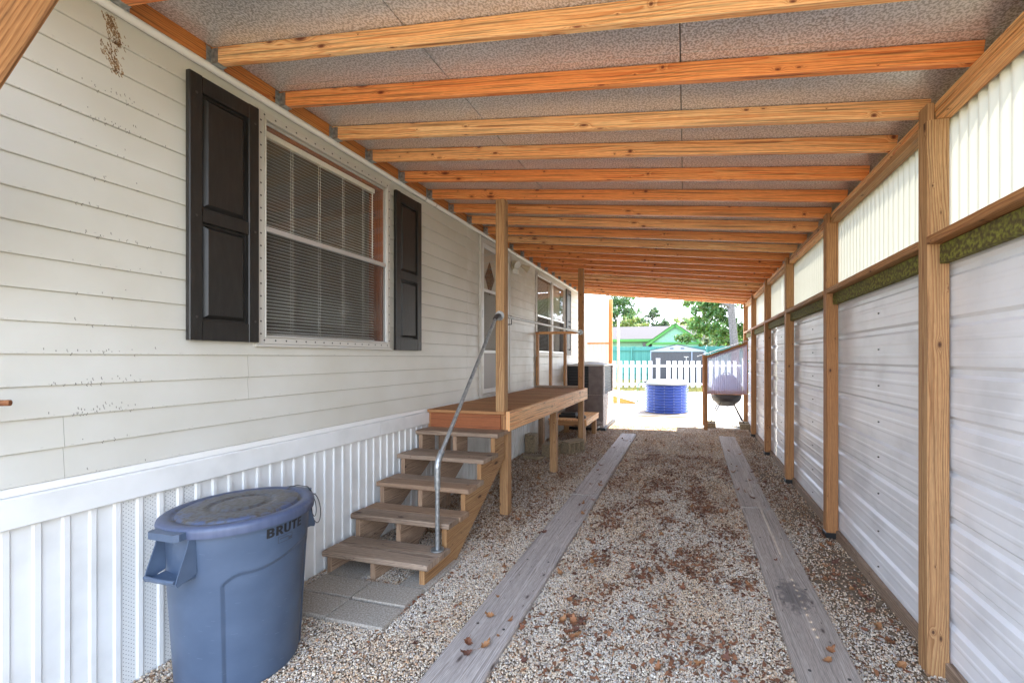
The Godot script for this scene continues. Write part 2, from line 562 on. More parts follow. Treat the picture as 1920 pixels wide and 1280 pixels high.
	M.concrete = tri_mat(noise_tex(0.05, 1024, [[0.0, Color(0.46, 0.425, 0.38)], [0.4, Color(0.60, 0.56, 0.51)], [0.6, Color(0.655, 0.615, 0.565)], [1.0, Color(0.78, 0.745, 0.70)]], 48, 8), 0.7, 0.92)
	M.block = tri_mat(noise_tex(0.03, 256, [[0.0, Color(0.42, 0.37, 0.29)], [0.5, Color(0.57, 0.50, 0.40)], [1.0, Color(0.68, 0.60, 0.48)]], 49, 5), 0.3, 0.95)
	M.screw = mat(0.10, 0.09, 0.085, 0.5, 0.6)

func siding_material() -> StandardMaterial3D:
	# wall area d 0.4..4.5 (u), y 0.95..3.05 (v down): vinyl with insect stains above the board edges
	var W := 2048
	var H := 1024
	var im := Image.create(W, H, false, Image.FORMAT_RGB8)
	im.fill(Color(0.835, 0.81, 0.76))
	var f := FastNoiseLite.new()
	f.seed = 3
	f.frequency = 0.006
	f.fractal_octaves = 5
	var ni := f.get_image(W / 2, H / 2, false, false, false)
	ni.convert(Image.FORMAT_RGB8)
	for y in H / 2:
		for x in W / 2:
			var q := ni.get_pixel(x, y).r - 0.5
			im.fill_rect(Rect2i(x * 2, y * 2, 2, 2), Color(0.805 + q * 0.06, 0.79 + q * 0.07, 0.748 + q * 0.09))
	var r := RandomNumberGenerator.new()
	r.seed = 77
	# rows of board bottom edges; [row y, d centre, how many marks, spread, reach up]
	var sets := []
	for k in 17:
		var yb := 1.007 + 0.127 * k
		var n := 5
		if k == 15: n = 150
		elif k == 14: n = 120
		elif k == 13: n = 18
		elif k == 12: n = 26
		elif k == 3: n = 26
		elif k == 2: n = 34
		elif k == 4: n = 18
		elif k == 8: n = 16
		sets.append([yb, 1.31 - 0.003 * (15 - k), n, 0.045 if k >= 14 else 0.07, 0.115 if k >= 14 else 0.035])
	for s in sets:
		for i in s[2]:
			var dd: float = s[1] + r.randfn(0.0, s[3])
			var up := absf(r.randfn(0.0, s[4] * 0.5))
			var heavy: bool = s[2] > 100
			if heavy:
				dd = s[1] + 0.16 * (0.045 - up) + r.randf_range(-0.03, 0.035)
				up = r.randf_range(0.0, 0.115)
				dd = s[1] - 0.25 * (up - 0.05) + r.randfn(0.0, 0.014)
			var px := int((dd - 0.4) / 4.1 * W)
			var py := int((3.05 - (s[0] + up)) / 2.1 * H)
			var ln := r.randi_range(2, 11 if heavy else 6)
			var c := Color(0.33, 0.22, 0.12).lerp(Color(0.60, 0.46, 0.30), r.randf())
			if not heavy: c = Color(0.25, 0.23, 0.21).lerp(Color(0.55, 0.52, 0.47), r.randf())
			for j in ln:
				var w := 2 if (heavy and j > ln / 2 and r.randf() < 0.6) else 1
				im.fill_rect(Rect2i(px + int(j * 0.25), py + j, w, 1), c)
	# thin grey dirt line of specks along the bottom edge of the boards
	for k in 17:
		for i in 150:
			var px := r.randi_range(0, W - 3)
			var py := int((3.05 - (1.007 + 0.127 * k + absf(r.randfn(0.0, 0.006)))) / 2.1 * H)
			var q := im.get_pixel(clampi(px, 0, W - 1), clampi(py, 0, H - 1))
			im.fill_rect(Rect2i(px, py, r.randi_range(1, 5), 1), q * r.randf_range(0.82, 0.95))
	var m := StandardMaterial3D.new()
	m.albedo_texture = ImageTexture.create_from_image(im)
	m.roughness = 0.42
	return m

# ---------------------------------------------------------------- the setting
func sheet(lo: Vector2, hi: Vector2, y: float, metres := 1.0) -> ArrayMesh:
	# lo/hi are (x, d)
	var mb := MB.new()
	mb.quad(P(lo.x, y, lo.y), P(hi.x, y, lo.y), P(hi.x, y, hi.y), P(lo.x, y, hi.y), P(0, y - 1, 0), lo / metres, Vector2(hi.x, lo.y) / metres, hi / metres, Vector2(lo.x, hi.y) / metres)
	return mb.mesh()

func setting() -> void:
	var grass := tri_mat(noise_tex(0.03, 1024, [[0.0, Color(0.30, 0.30, 0.14)], [0.45, Color(0.40, 0.40, 0.19)], [0.6, Color(0.47, 0.44, 0.25)], [1.0, Color(0.56, 0.50, 0.34)]], 61, 6), 3.0, 0.95)
	var dirt := tri_mat(noise_tex(0.03, 1024, [[0.0, Color(0.34, 0.28, 0.22)], [0.4, Color(0.45, 0.38, 0.31)], [0.6, Color(0.52, 0.45, 0.37)], [1.0, Color(0.64, 0.57, 0.48)]], 62, 6), 1.1, 0.95)
	var sand := tri_mat(noise_tex(0.03, 1024, [[0.0, Color(0.52, 0.49, 0.44)], [0.5, Color(0.66, 0.63, 0.58)], [1.0, Color(0.76, 0.73, 0.69)]], 63, 6), 1.6, 0.95)
	struct("ground", sheet(Vector2(-250, -150), Vector2(250, 420), -0.012), grass, "dry grassy ground around the carport")
	struct("patio", sheet(Vector2(-9.0, 8.0), Vector2(8.0, 20.2), -0.006), sand, "bright sunlit pale patio beyond the carport")
	struct("gravel_bed", sheet(Vector2(-2.47, -7.0), Vector2(1.42, 9.5), 0.0), dirt, "brown soil bed under the pebbles")
	struct("driveway", sheet(Vector2(-9.0, -40.0), Vector2(8.0, -7.0), -0.004), sand, "pale driveway")

# ---------------------------------------------------------------- the mobile home
const WX := -2.47
const OPEN := [[1.965, 3.125, 1.59, 2.975], [4.80, 5.76, 1.02, 3.02], [6.85, 8.67, 1.545, 2.995]]

func siding_strip(d0: float, d1: float, y0: float, y1: float, yb: float) -> ArrayMesh:
	# lap profile: proud 13 mm at the bottom edge yb, flush at the top
	var mb := MB.new()
	var xo := func(y: float) -> float: return WX + 0.011 * (1.0 - (y - yb) / 0.127)
	var uvp := func(d: float, y: float) -> Vector2: return Vector2((d - 0.4) / 4.1, (3.05 - y) / 2.1)
	var x0: float = xo.call(y0)
	var x1: float = xo.call(y1)
	var ctr := P(WX - 0.1, (y0 + y1) * 0.5, (d0 + d1) * 0.5)
	# panels bulge and dip a little between their nails; rounded lower lip
	var ns := maxi(1, int((d1 - d0) / 0.2))
	var bul := func(d: float) -> float:
		return 0.0 if (d <= d0 + 0.001 or d >= d1 - 0.001) else 0.0016 * wave.get_noise_2d(d * 90.0, yb * 900.0)
	for q in ns:
		var a: float = lerpf(d0, d1, float(q) / ns)
		var b: float = lerpf(d0, d1, float(q + 1) / ns)
		var wa: float = bul.call(a)
		var wb: float = bul.call(b)
		mb.quad(P(x0 + wa, y0 + 0.003, a), P(x0 + wb, y0 + 0.003, b), P(x1, y1, b), P(x1, y1, a), ctr, uvp.call(a, y0 + 0.003), uvp.call(b, y0 + 0.003), uvp.call(b, y1), uvp.call(a, y1))
		mb.quad(P(x0 + wa, y0 + 0.003, a), P(x0 + wb, y0 + 0.003, b), P(x0 + wb - 0.003, y0, b), P(x0 + wa - 0.003, y0, a), ctr, uvp.call(a, y0 + 0.003), uvp.call(b, y0 + 0.003), uvp.call(b, y0), uvp.call(a, y0))
		mb.quad(P(x0 + wa - 0.003, y0, a), P(x0 + wb - 0.003, y0, b), P(WX - 0.002, y0 + 0.001, b), P(WX - 0.002, y0 + 0.001, a), P(WX, y1, a), uvp.call(a, y0), uvp.call(b, y0), uvp.call(b, y0), uvp.call(a, y0))
	for d in [d0, d1]:
		mb.quad(P(x0, y0, d), P(x1, y1, d), P(WX - 0.004, y1, d), P(WX - 0.004, y0, d), ctr)
	return mb.mesh()

func mobile_home() -> void:
	var h := thing("mobile_home", "beige vinyl sided mobile home with black shutters and white skirting", "house", P(-4.5, 0, 5.0))
	meta(h, h.get_meta("label"))
	# siding boards, row by row, cut around the openings; butt joints at chosen depths
	for k in 16:
		var yb := 1.007 + 0.127 * k
		var yt := minf(yb + 0.127, 3.047)
		if yb > 3.0:
			continue
		var joints := [-0.6]
		if k == 1 or k == 0: joints.append(1.15)
		elif k == 2 or k == 3: joints.append(1.914)
		joints.append(4.5)
		if k % 2 == 0: joints.append(6.4)
		else: joints.append(8.9)
		joints.append(10.62)
		for j in joints.size() - 1:
			var lo: float = joints[j] + (0.0015 if j > 0 else 0.0)
			var hi: float = joints[j + 1]
			var pieces := [[lo, hi, yb, yt]]
			for o in OPEN:
				var nxt := []
				for p in pieces:
					if p[1] <= o[0] or p[0] >= o[1] or p[3] <= o[2] or p[2] >= o[3]:
						nxt.append(p)
						continue
					if p[0] < o[0]: nxt.append([p[0], o[0], p[2], p[3]])
					if p[1] > o[1]: nxt.append([o[1], p[1], p[2], p[3]])
					var m0: float = maxf(p[0], o[0])
					var m1: float = minf(p[1], o[1])
					if p[2] < o[2]: nxt.append([m0, m1, p[2], o[2]])
					if p[3] > o[3]: nxt.append([m0, m1, o[3], p[3]])
				pieces = nxt
			for p in pieces:
				if p[1] - p[0] > 0.01 and p[3] - p[2] > 0.004:
					part(h, "siding_board", siding_strip(p[0], p[1], p[2], p[3], yb), M.siding if p[1] <= 4.51 else M.siding_far)
	# starter strip and the wall behind the boards
	box_part(h, "starter_strip", P(WX - 0.02, 0.975, -0.6), P(WX + 0.012, 1.006, 10.62), M.trim)
	var segs := [[-0.6, 1.965, 0.9, 3.2], [1.965, 3.125, 0.9, 1.59], [1.965, 3.125, 2.975, 3.2], [3.125, 4.80, 0.9, 3.2], [4.80, 5.76, 0.9, 1.02], [4.80, 5.76, 3.02, 3.2], [5.76, 6.85, 0.9, 3.2], [6.85, 8.67, 0.9, 1.545], [6.85, 8.67, 2.995, 3.2], [8.67, 10.6, 0.9, 3.2]]
	for s in segs:
		box_part(h, "wall", P(WX - 0.08, s[2], s[0]), P(WX - 0.006, s[3], s[1]), M.room, 0.0005)
	# the shell: floor, ceiling, back, ends
	var rm := MB.new()
	rm.box(P(-6.4, 0.80, -0.6), P(WX - 0.085, 0.89, 10.6), 0.001)
	rm.box(P(-6.4, 3.21, -0.6), P(WX - 0.006, 3.27, 10.6), 0.001)
	rm.box(P(-6.45, 0.0, -0.6), P(-6.405, 3.2, 10.6), 0.001)
	rm.box(P(-6.4, 0.0, -0.66), P(WX - 0.03, 3.2, -0.61), 0.001)
	rm.box(P(-6.4, 0.0, 10.61), P(WX - 0.03, 3.2, 10.66), 0.001)
	for q in [4.2, 6.3]:
		rm.box(P(-6.38, 0.9, q), P(WX - 0.09, 3.2, q + 0.1), 0.001)
	part(h, "inner_shell", rm.mesh(), M.room)
	# roof cap
	var rf := MB.new()
	rf.prism(PackedVector2Array([Vector2(-6.6, 3.28), Vector2(WX + 0.0, 3.28), Vector2(-4.5, 3.7)]), P(0, 0, -0.7), Vector3.RIGHT, Vector3.UP, P(0, 0, 11.4))
	part(h, "roof", rf.mesh(), M.concrete)
	# eave trim: white rounded awning rail in jointed lengths, with a flat strip above
	for s in [[-0.6, 3.62], [3.625, 7.1], [7.105, 10.6]]:
		var tr := MB.new()
		tr.tube([P(WX + 0.034, 3.043, s[0]), P(WX + 0.034, 3.043, s[1])], 0.0195, 12)
		tr.box(P(WX + 0.004, 3.035, s[0]), P(WX + 0.024, 3.062, s[1]), 0.002)
		part(h, "eave_trim", tr.mesh(), M.trim)
	for q in [3.62, 3.80, 5.9, 7.1]:
		var cl := MB.new()
		cl.tube([P(WX + 0.034, 3.043, q - 0.008), P(WX + 0.034, 3.043, q + 0.008)], 0.022, 12)
		part(h, "trim_clip", cl.mesh(), M.frame)
	# skirting: band on top, ribbed panels under it
	for s in [[-0.6, 3.0], [3.002, 6.6], [6.602, 10.6]]:
		var bd := MB.new()
		bd.box(P(WX - 0.01, 0.855, s[0]), P(WX + 0.035, 0.974, s[1]), 0.006)
		part(h, "skirting_band", bd.mesh(), M.skirt)
	var d := -0.30
	var idx := 0
	var sp := skirt_panel(false)
	var sv := skirt_panel(true)
	var svh := skirt_vent_faces()
	while d < 10.5:
		var vented := absf(d - 1.34) < 0.05 or absf(d - 5.0) < 0.17
		var pnl := part(h, "skirting_panel", sp if not vented else sv, M.skirt, P(WX, 0, d))
		if vented:
			part(pnl, "vent_strip", svh, M.vent, P(WX, 0, d))
		d += 0.328
		idx += 1
	# windows and door
	window_main(h)
	window_far(h)
	storm_door(h)
	shutter(h, 1.585, 1.952, 1.592, 2.965)
	shutter(h, 3.188, 3.557, 1.57, 2.965)
	shutter(h, 8.72, 9.08, 1.56, 2.97)

func skirt_profile() -> Array:
	# (d, x) of one 0.328 m panel, four ribs
	var pr := []
	for k in 4:
		var o := k * 0.082
		pr.append_array([Vector2(o, 0.0), Vector2(o + 0.050, 0.0), Vector2(o + 0.056, 0.008), Vector2(o + 0.073, 0.008), Vector2(o + 0.079, 0.0)])
	pr.append(Vector2(0.328, 0.0))
	return pr

func skirt_panel(vented: bool) -> ArrayMesh:
	var mb := MB.new()
	var pr := skirt_profile()
	var pts := []
	for p in pr:
		pts.append(P(p.y + 0.002, 0.0, p.x))
	for i in pts.size() - 1:
		if vented and pr[i].y < 0.001 and pr[i + 1].y < 0.001 and pr[i + 1].x - pr[i].x > 0.03:
			continue
		mb.sweep([pts[i], pts[i + 1]], Vector3(0, 0.86, 0))
	return mb.mesh()

func skirt_vent_faces() -> ArrayMesh:
	var mb := MB.new()
	for k in 4:
		var o := k * 0.082
		mb.sweep([P(0.002, 0, o), P(0.002, 0, o + 0.05)], Vector3(0, 0.86, 0))
	return mb.mesh()

func frame_rect(mb: MB, x0: float, x1: float, d0: float, d1: float, y0: float, y1: float, w: float, bev := 0.002) -> void:
	mb.box(P(x0, y0, d0), P(x1, y1, d0 + w), bev)
	mb.box(P(x0, y0, d1 - w), P(x1, y1, d1), bev)
	mb.box(P(x0, y0, d0 + w), P(x1, y0 + w, d1 - w), bev)
	mb.box(P(x0, y1 - w, d0 + w), P(x1, y1, d1 - w), bev)

func pane_mesh(x: float, d0: float, d1: float, y0: float, y1: float) -> ArrayMesh:
	var mb := MB.new()
	mb.quad(P(x, y0, d0), P(x, y0, d1), P(x, y1, d1), P(x, y1, d0), P(x - 1, (y0 + y1) * 0.5, (d0 + d1) * 0.5))
	return mb.mesh()

func window_main(h: Node3D) -> void:
	var d0 := 1.958
	var d1 := 3.135
	var y0 := 1.585
	var y1 := 2.985
	var w := part(h, "window", null, null)
	w.mesh = _frame_mesh(d0, d1, y0, y1)
	w.material_override = M.frame
	meta(w, "wide window with half closed mini blinds")
	var scr := MB.new()
	for i in 16:
		for y in [y0 + 0.022, y1 - 0.022]:
			scr.disc(P(WX + 0.0265, y, d0 + 0.04 + i * 0.073), 0.006, 8, Vector3.RIGHT)
	for i in 18:
		for dd in [d0 + 0.018, d1 - 0.018]:
			scr.disc(P(WX + 0.0265, y0 + 0.06 + i * 0.075, dd), 0.006, 8, Vector3.RIGHT)
	meta(part(w, "screw_heads", scr.mesh(), M.screw), "", "", "", "stuff")
	var ym := 2.282
	var s := MB.new()
	frame_rect(s, WX + 0.002, WX + 0.02, d0 + 0.042, d1 - 0.042, y0 + 0.042, y1 - 0.055, 0.012)
	s.box(P(WX + 0.000, ym - 0.016, d0 + 0.05), P(WX + 0.026, ym + 0.016, d1 - 0.05), 0.003)
	part(w, "sash", s.mesh(), M.alu)
	part(w, "pane", pane_mesh(WX + 0.008, d0 + 0.052, d1 - 0.052, ym, y1 - 0.06), M.glass)
	part(w, "pane", pane_mesh(WX - 0.006, d0 + 0.052, d1 - 0.052, y0 + 0.05, ym), M.glass)
	part(w, "insect_screen", pane_mesh(WX + 0.012, d0 + 0.054, d1 - 0.054, y0 + 0.054, ym - 0.016), M.screen)
	# timber jamb lining inside
	box_part(w, "jamb", P(WX - 0.15, y0 + 0.03, d1 - 0.055), P(WX - 0.012, y1 - 0.05, d1 - 0.03), M.jamb)
	box_part(w, "jamb", P(WX - 0.15, y1 - 0.075, d0 + 0.03), P(WX - 0.012, y1 - 0.05, d1 - 0.056), M.jamb)
	box_part(w, "jamb", P(WX - 0.15, y0 + 0.03, d0 + 0.03), P(WX - 0.012, y1 - 0.076, d0 + 0.05), M.jamb)
	box_part(w, "jamb", P(WX - 0.15, y0 + 0.03, d0 + 0.052), P(WX - 0.012, y0 + 0.05, d1 - 0.056), M.jamb)
	box_part(w, "blind_head_rail", P(WX - 0.062, y1 - 0.115, d0 + 0.055), P(WX - 0.030, y1 - 0.08, d1 - 0.125), M.slat)
	box_part(w, "blind_bottom_rail", P(WX - 0.058, y0 + 0.058, d0 + 0.06), P(WX - 0.034, y0 + 0.07, d1 - 0.125), M.slat)
	# curved slats, tilted
	var sl := MB.new()
	var L := (d1 - 0.125) - (d0 + 0.06)
	var pr := []
	for i in 4:
		var t := i / 3.0 - 0.5
		var loc := Vector2(t * 0.025, 0.0022 * (1.0 - 4.0 * t * t))
		var an := deg_to_rad(-24.0)
		pr.append(Vector3(loc.x * cos(an) - loc.y * sin(an), loc.x * sin(an) + loc.y * cos(an), 0))
	sl.sweep(pr, P(0, 0, L), true, Vector3.UP)
	var slm := sl.mesh()
	var y := y0 + 0.082
	while y < y1 - 0.118:
		part(w, "blind_slat", slm, M.slat, P(WX - 0.046, y, d0 + 0.06))
		y += 0.0213
	for q in [0.22, 0.44, 0.66, 0.87]:
		var c := MB.new()
		for o in [-0.008, 0.008]:
			c.tube([P(WX - 0.033, y0 + 0.07, d0 + 0.06 + L * q + o), P(WX - 0.033, y1 - 0.1, d0 + 0.06 + L * q + o)], 0.0011, 5, false)
		part(w, "ladder_cord", c.mesh(), M.slat)
	var wand := MB.new()
	wand.tube([P(WX - 0.026, 2.32, d1 - 0.16), P(WX - 0.026, 2.86, d1 - 0.16)], 0.004, 6)
	part(w, "tilt_wand", wand.mesh(), M.slat)

func _frame_mesh(d0: float, d1: float, y0: float, y1: float) -> ArrayMesh:
	var mb := MB.new()
	frame_rect(mb, WX - 0.01, WX + 0.026, d0, d1, y0, y1, 0.040, 0.003)
	# stepped inner lip and sill
	frame_rect(mb, WX - 0.012, WX + 0.034, d0 + 0.0405, d1 - 0.0405, y0 + 0.0405, y1 - 0.0405, 0.008, 0.002)
	mb.box(P(WX - 0.005, y0 - 0.018, d0 - 0.012), P(WX + 0.036, y0 - 0.001, d1 + 0.005), 0.003)
	return mb.mesh()

func window_far(h: Node3D) -> void:
	var d0 := 6.845
	var d1 := 8.675
	var y0 := 1.545
	var y1 := 2.995
	var w := part(h, "window", _frame_mesh(d0, d1, y0, y1), M.frame)
	meta(w, "double window with a blind in one half and a curtain in the other")
	var mid := (d0 + d1) * 0.5
	box_part(w, "mullion", P(WX - 0.01, y0 + 0.042, mid - 0.045), P(WX + 0.030, y1 - 0.042, mid + 0.045), M.frame, 0.003)
	var k := 0
	for a in [[d0 + 0.05, mid - 0.047], [mid + 0.047, d1 - 0.05]]:
		var s := MB.new()
		frame_rect(s, WX + 0.002, WX + 0.02, a[0], a[1], y0 + 0.05, y1 - 0.05, 0.03)
		s.box(P(WX, 2.235 - 0.016, a[0] + 0.031), P(WX + 0.024, 2.235 + 0.016, a[1] - 0.031), 0.003)
		part(w, "sash", s.mesh(), M.alu)
		part(w, "pane", pane_mesh(WX + 0.008, a[0] + 0.02, a[1] - 0.02, 2.235, y1 - 0.07), M.glass)
		part(w, "insect_screen", pane_mesh(WX + 0.010, a[0] + 0.02, a[1] - 0.02, y0 + 0.07, 2.22), M.screen)
		if k == 0:
			var b := MB.new()
			var y := 1.66
			while y < 2.9:
				b.box(P(WX - 0.06, y, a[0] + 0.03), P(WX - 0.04, y + 0.003, a[1] - 0.03), 0.0005)
				y += 0.024
			meta(part(w, "blind_slats", b.mesh(), M.slat), "", "", "", "stuff")
		else:
			var c := MB.new()
			var pr := []
			for i in 60:
				var t := i / 59.0
				pr.append(P(WX - 0.09 + 0.018 * sin(t * 60.0), 1.62, lerpf(a[0] + 0.02, a[1] - 0.02, t)))
			c.sweep(pr, Vector3(0, 1.3, 0), true)
			part(w, "curtain", c.mesh(), mat(0.55, 0.52, 0.44, 0.9))
		k += 1

func storm_door(h: Node3D) -> void:
	var d0 := 4.80
	var d1 := 5.75
	var y0 := 1.02
	var y1 := 3.015
	var o := part(h, "door", null, M.frame)
	var mb := MB.new()
	mb.box(P(WX - 0.02, y0, d0), P(WX + 0.030, y1, d0 + 0.05), 0.004)
	mb.box(P(WX - 0.02, y0, d1 - 0.05), P(WX + 0.030, y1, d1), 0.004)
	mb.box(P(WX - 0.02, y1 - 0.06, d0 + 0.051), P(WX + 0.030, y1, d1 - 0.051), 0.004)
	mb.box(P(WX - 0.02, y0, d0 + 0.051), P(WX + 0.034, y0 + 0.03, d1 - 0.051), 0.004)
	o.mesh = mb.mesh()
	meta(o, "white storm door with a diamond light in the inner door behind it")
	var s := MB.new()
	frame_rect(s, WX - 0.008, WX + 0.020, d0 + 0.053, d1 - 0.053, y0 + 0.033, y1 - 0.063, 0.055, 0.003)
	s.box(P(WX - 0.008, 2.34, d0 + 0.109), P(WX + 0.022, 2.38, d1 - 0.109), 0.003)
	s.box(P(WX - 0.008, 1.56, d0 + 0.109), P(WX + 0.022, 1.60, d1 - 0.109), 0.003)
	part(o, "storm_frame", s.mesh(), mat(0.70, 0.69, 0.67, 0.35))
	part(o, "pane", pane_mesh(WX + 0.006, d0 + 0.1, d1 - 0.1, 2.38, y1 - 0.11), M.glass)
	part(o, "insect_screen", pane_mesh(WX + 0.006, d0 + 0.1, d1 - 0.1, 1.60, 2.34), M.screen)
	box_part(o, "kick_panel", P(WX - 0.004, y0 + 0.088, d0 + 0.109), P(WX + 0.008, 1.56, d1 - 0.109), mat(0.34, 0.32, 0.30, 0.5))
	box_part(o, "inner_door", P(WX - 0.10, y0 + 0.02, d0 + 0.05), P(WX - 0.055, y1 - 0.05, d1 - 0.05), mat(0.50, 0.46, 0.38, 0.5))
	var dm := MB.new()
	var c := Vector2(5.22, 2.56)
	dm.prism(PackedVector2Array([Vector2(c.x - 0.14, c.y), Vector2(c.x, c.y - 0.22), Vector2(c.x + 0.14, c.y), Vector2(c.x, c.y + 0.22)]), Vector3(WX - 0.056, 0, 0), Vector3(0, 0, -1), Vector3.UP, Vector3(0.006, 0, 0))
	part(o, "diamond_light", dm.mesh(), mat(0.05, 0.035, 0.025, 0.1))
	for y in [1.35, 2.05, 2.75]:
		box_part(o, "hinge", P(WX + 0.022, y - 0.05, d0 + 0.046), P(WX + 0.036, y + 0.05, d0 + 0.062), M.alu)
	var hd := MB.new()
	hd.tube([P(WX + 0.02, 1.98, d1 - 0.08), P(WX + 0.07, 1.98, d1 - 0.08), P(WX + 0.07, 2.10, d1 - 0.08), P(WX + 0.02, 2.10, d1 - 0.08)], 0.008, 6)
	part(o, "handle", hd.mesh(), M.black)

func shutter(h: Node3D, d0: float, d1: float, y0: float, y1: float) -> void:
	var x0 := WX + 0.0145
	var x1 := WX + 0.045
	var mb := MB.new()
	var sw := 0.062
	var ym := y0 + (y1 - y0) * 0.475
	mb.box(P(x0, y0, d0), P(x1, y1, d0 + sw), 0.004)
	mb.box(P(x0, y0, d1 - sw), P(x1, y1, d1), 0.004)
	mb.box(P(x0, y0, d0 + sw), P(x1 - 0.0015, y0 + 0.105, d1 - sw), 0.003)
	mb.box(P(x0, y1 - 0.085, d0 + sw), P(x1 - 0.0015, y1, d1 - sw), 0.003)
	mb.box(P(x0, ym - 0.036, d0 + sw), P(x1 - 0.0015, ym + 0.036, d1 - sw), 0.003)
	var s := part(h, "shutter", mb.mesh(), M.shutter)
	for q in [[y0 + 0.105, ym - 0.036], [ym + 0.036, y1 - 0.085]]:
		# raised panel: recess, slope, flat field
		var pm := MB.new()
		var a0 := d0 + sw
		var a1 := d1 - sw
		var b0: float = q[0]
		var b1: float = q[1]
		var e := 0.030
		var xr := x0 + 0.008
		var xf := x1 - 0.005
		var ctr := P(x0 - 0.2, (b0 + b1) / 2, (a0 + a1) / 2)
		var g := 0.012
		var o := [P(xr, b0 + g, a0 + g), P(xr, b0 + g, a1 - g), P(xr, b1 - g, a1 - g), P(xr, b1 - g, a0 + g)]
		var f := [P(xf, b0 + e, a0 + e), P(xf, b0 + e, a1 - e), P(xf, b1 - e, a1 - e), P(xf, b1 - e, a0 + e)]
		var w := [P(xr, b0, a0), P(xr, b0, a1), P(xr, b1, a1), P(xr, b1, a0)]
		pm.quad(f[0], f[1], f[2], f[3], ctr)
		for i in 4:
			pm.quad(o[i], o[(i + 1) % 4], f[(i + 1) % 4], f[i], ctr)
			pm.quad(w[i], w[(i + 1) % 4], o[(i + 1) % 4], o[i], ctr)
		part(s, "raised_panel", pm.mesh(), M.shutter)
	var sc := MB.new()
	for dd in [d0 + 0.032, d1 - 0.025]:
		for yy in [y0 + 0.12, ym - 0.01, y1 - 0.1]:
			sc.tube([P(x1 - 0.002, yy, dd), P(x1 + 0.003, yy, dd)], 0.006, 8)
	meta(part(s, "screw_heads", sc.mesh(), M.screw), "", "", "", "stuff")

# ---------------------------------------------------------------- the carport
func xr(d: float) -> float:
	return 1.06 + 0.018 * d

func rb(x: float) -> float:
	return 3.06 - 0.1028 * (x + 2.43)   # underside of the rafters

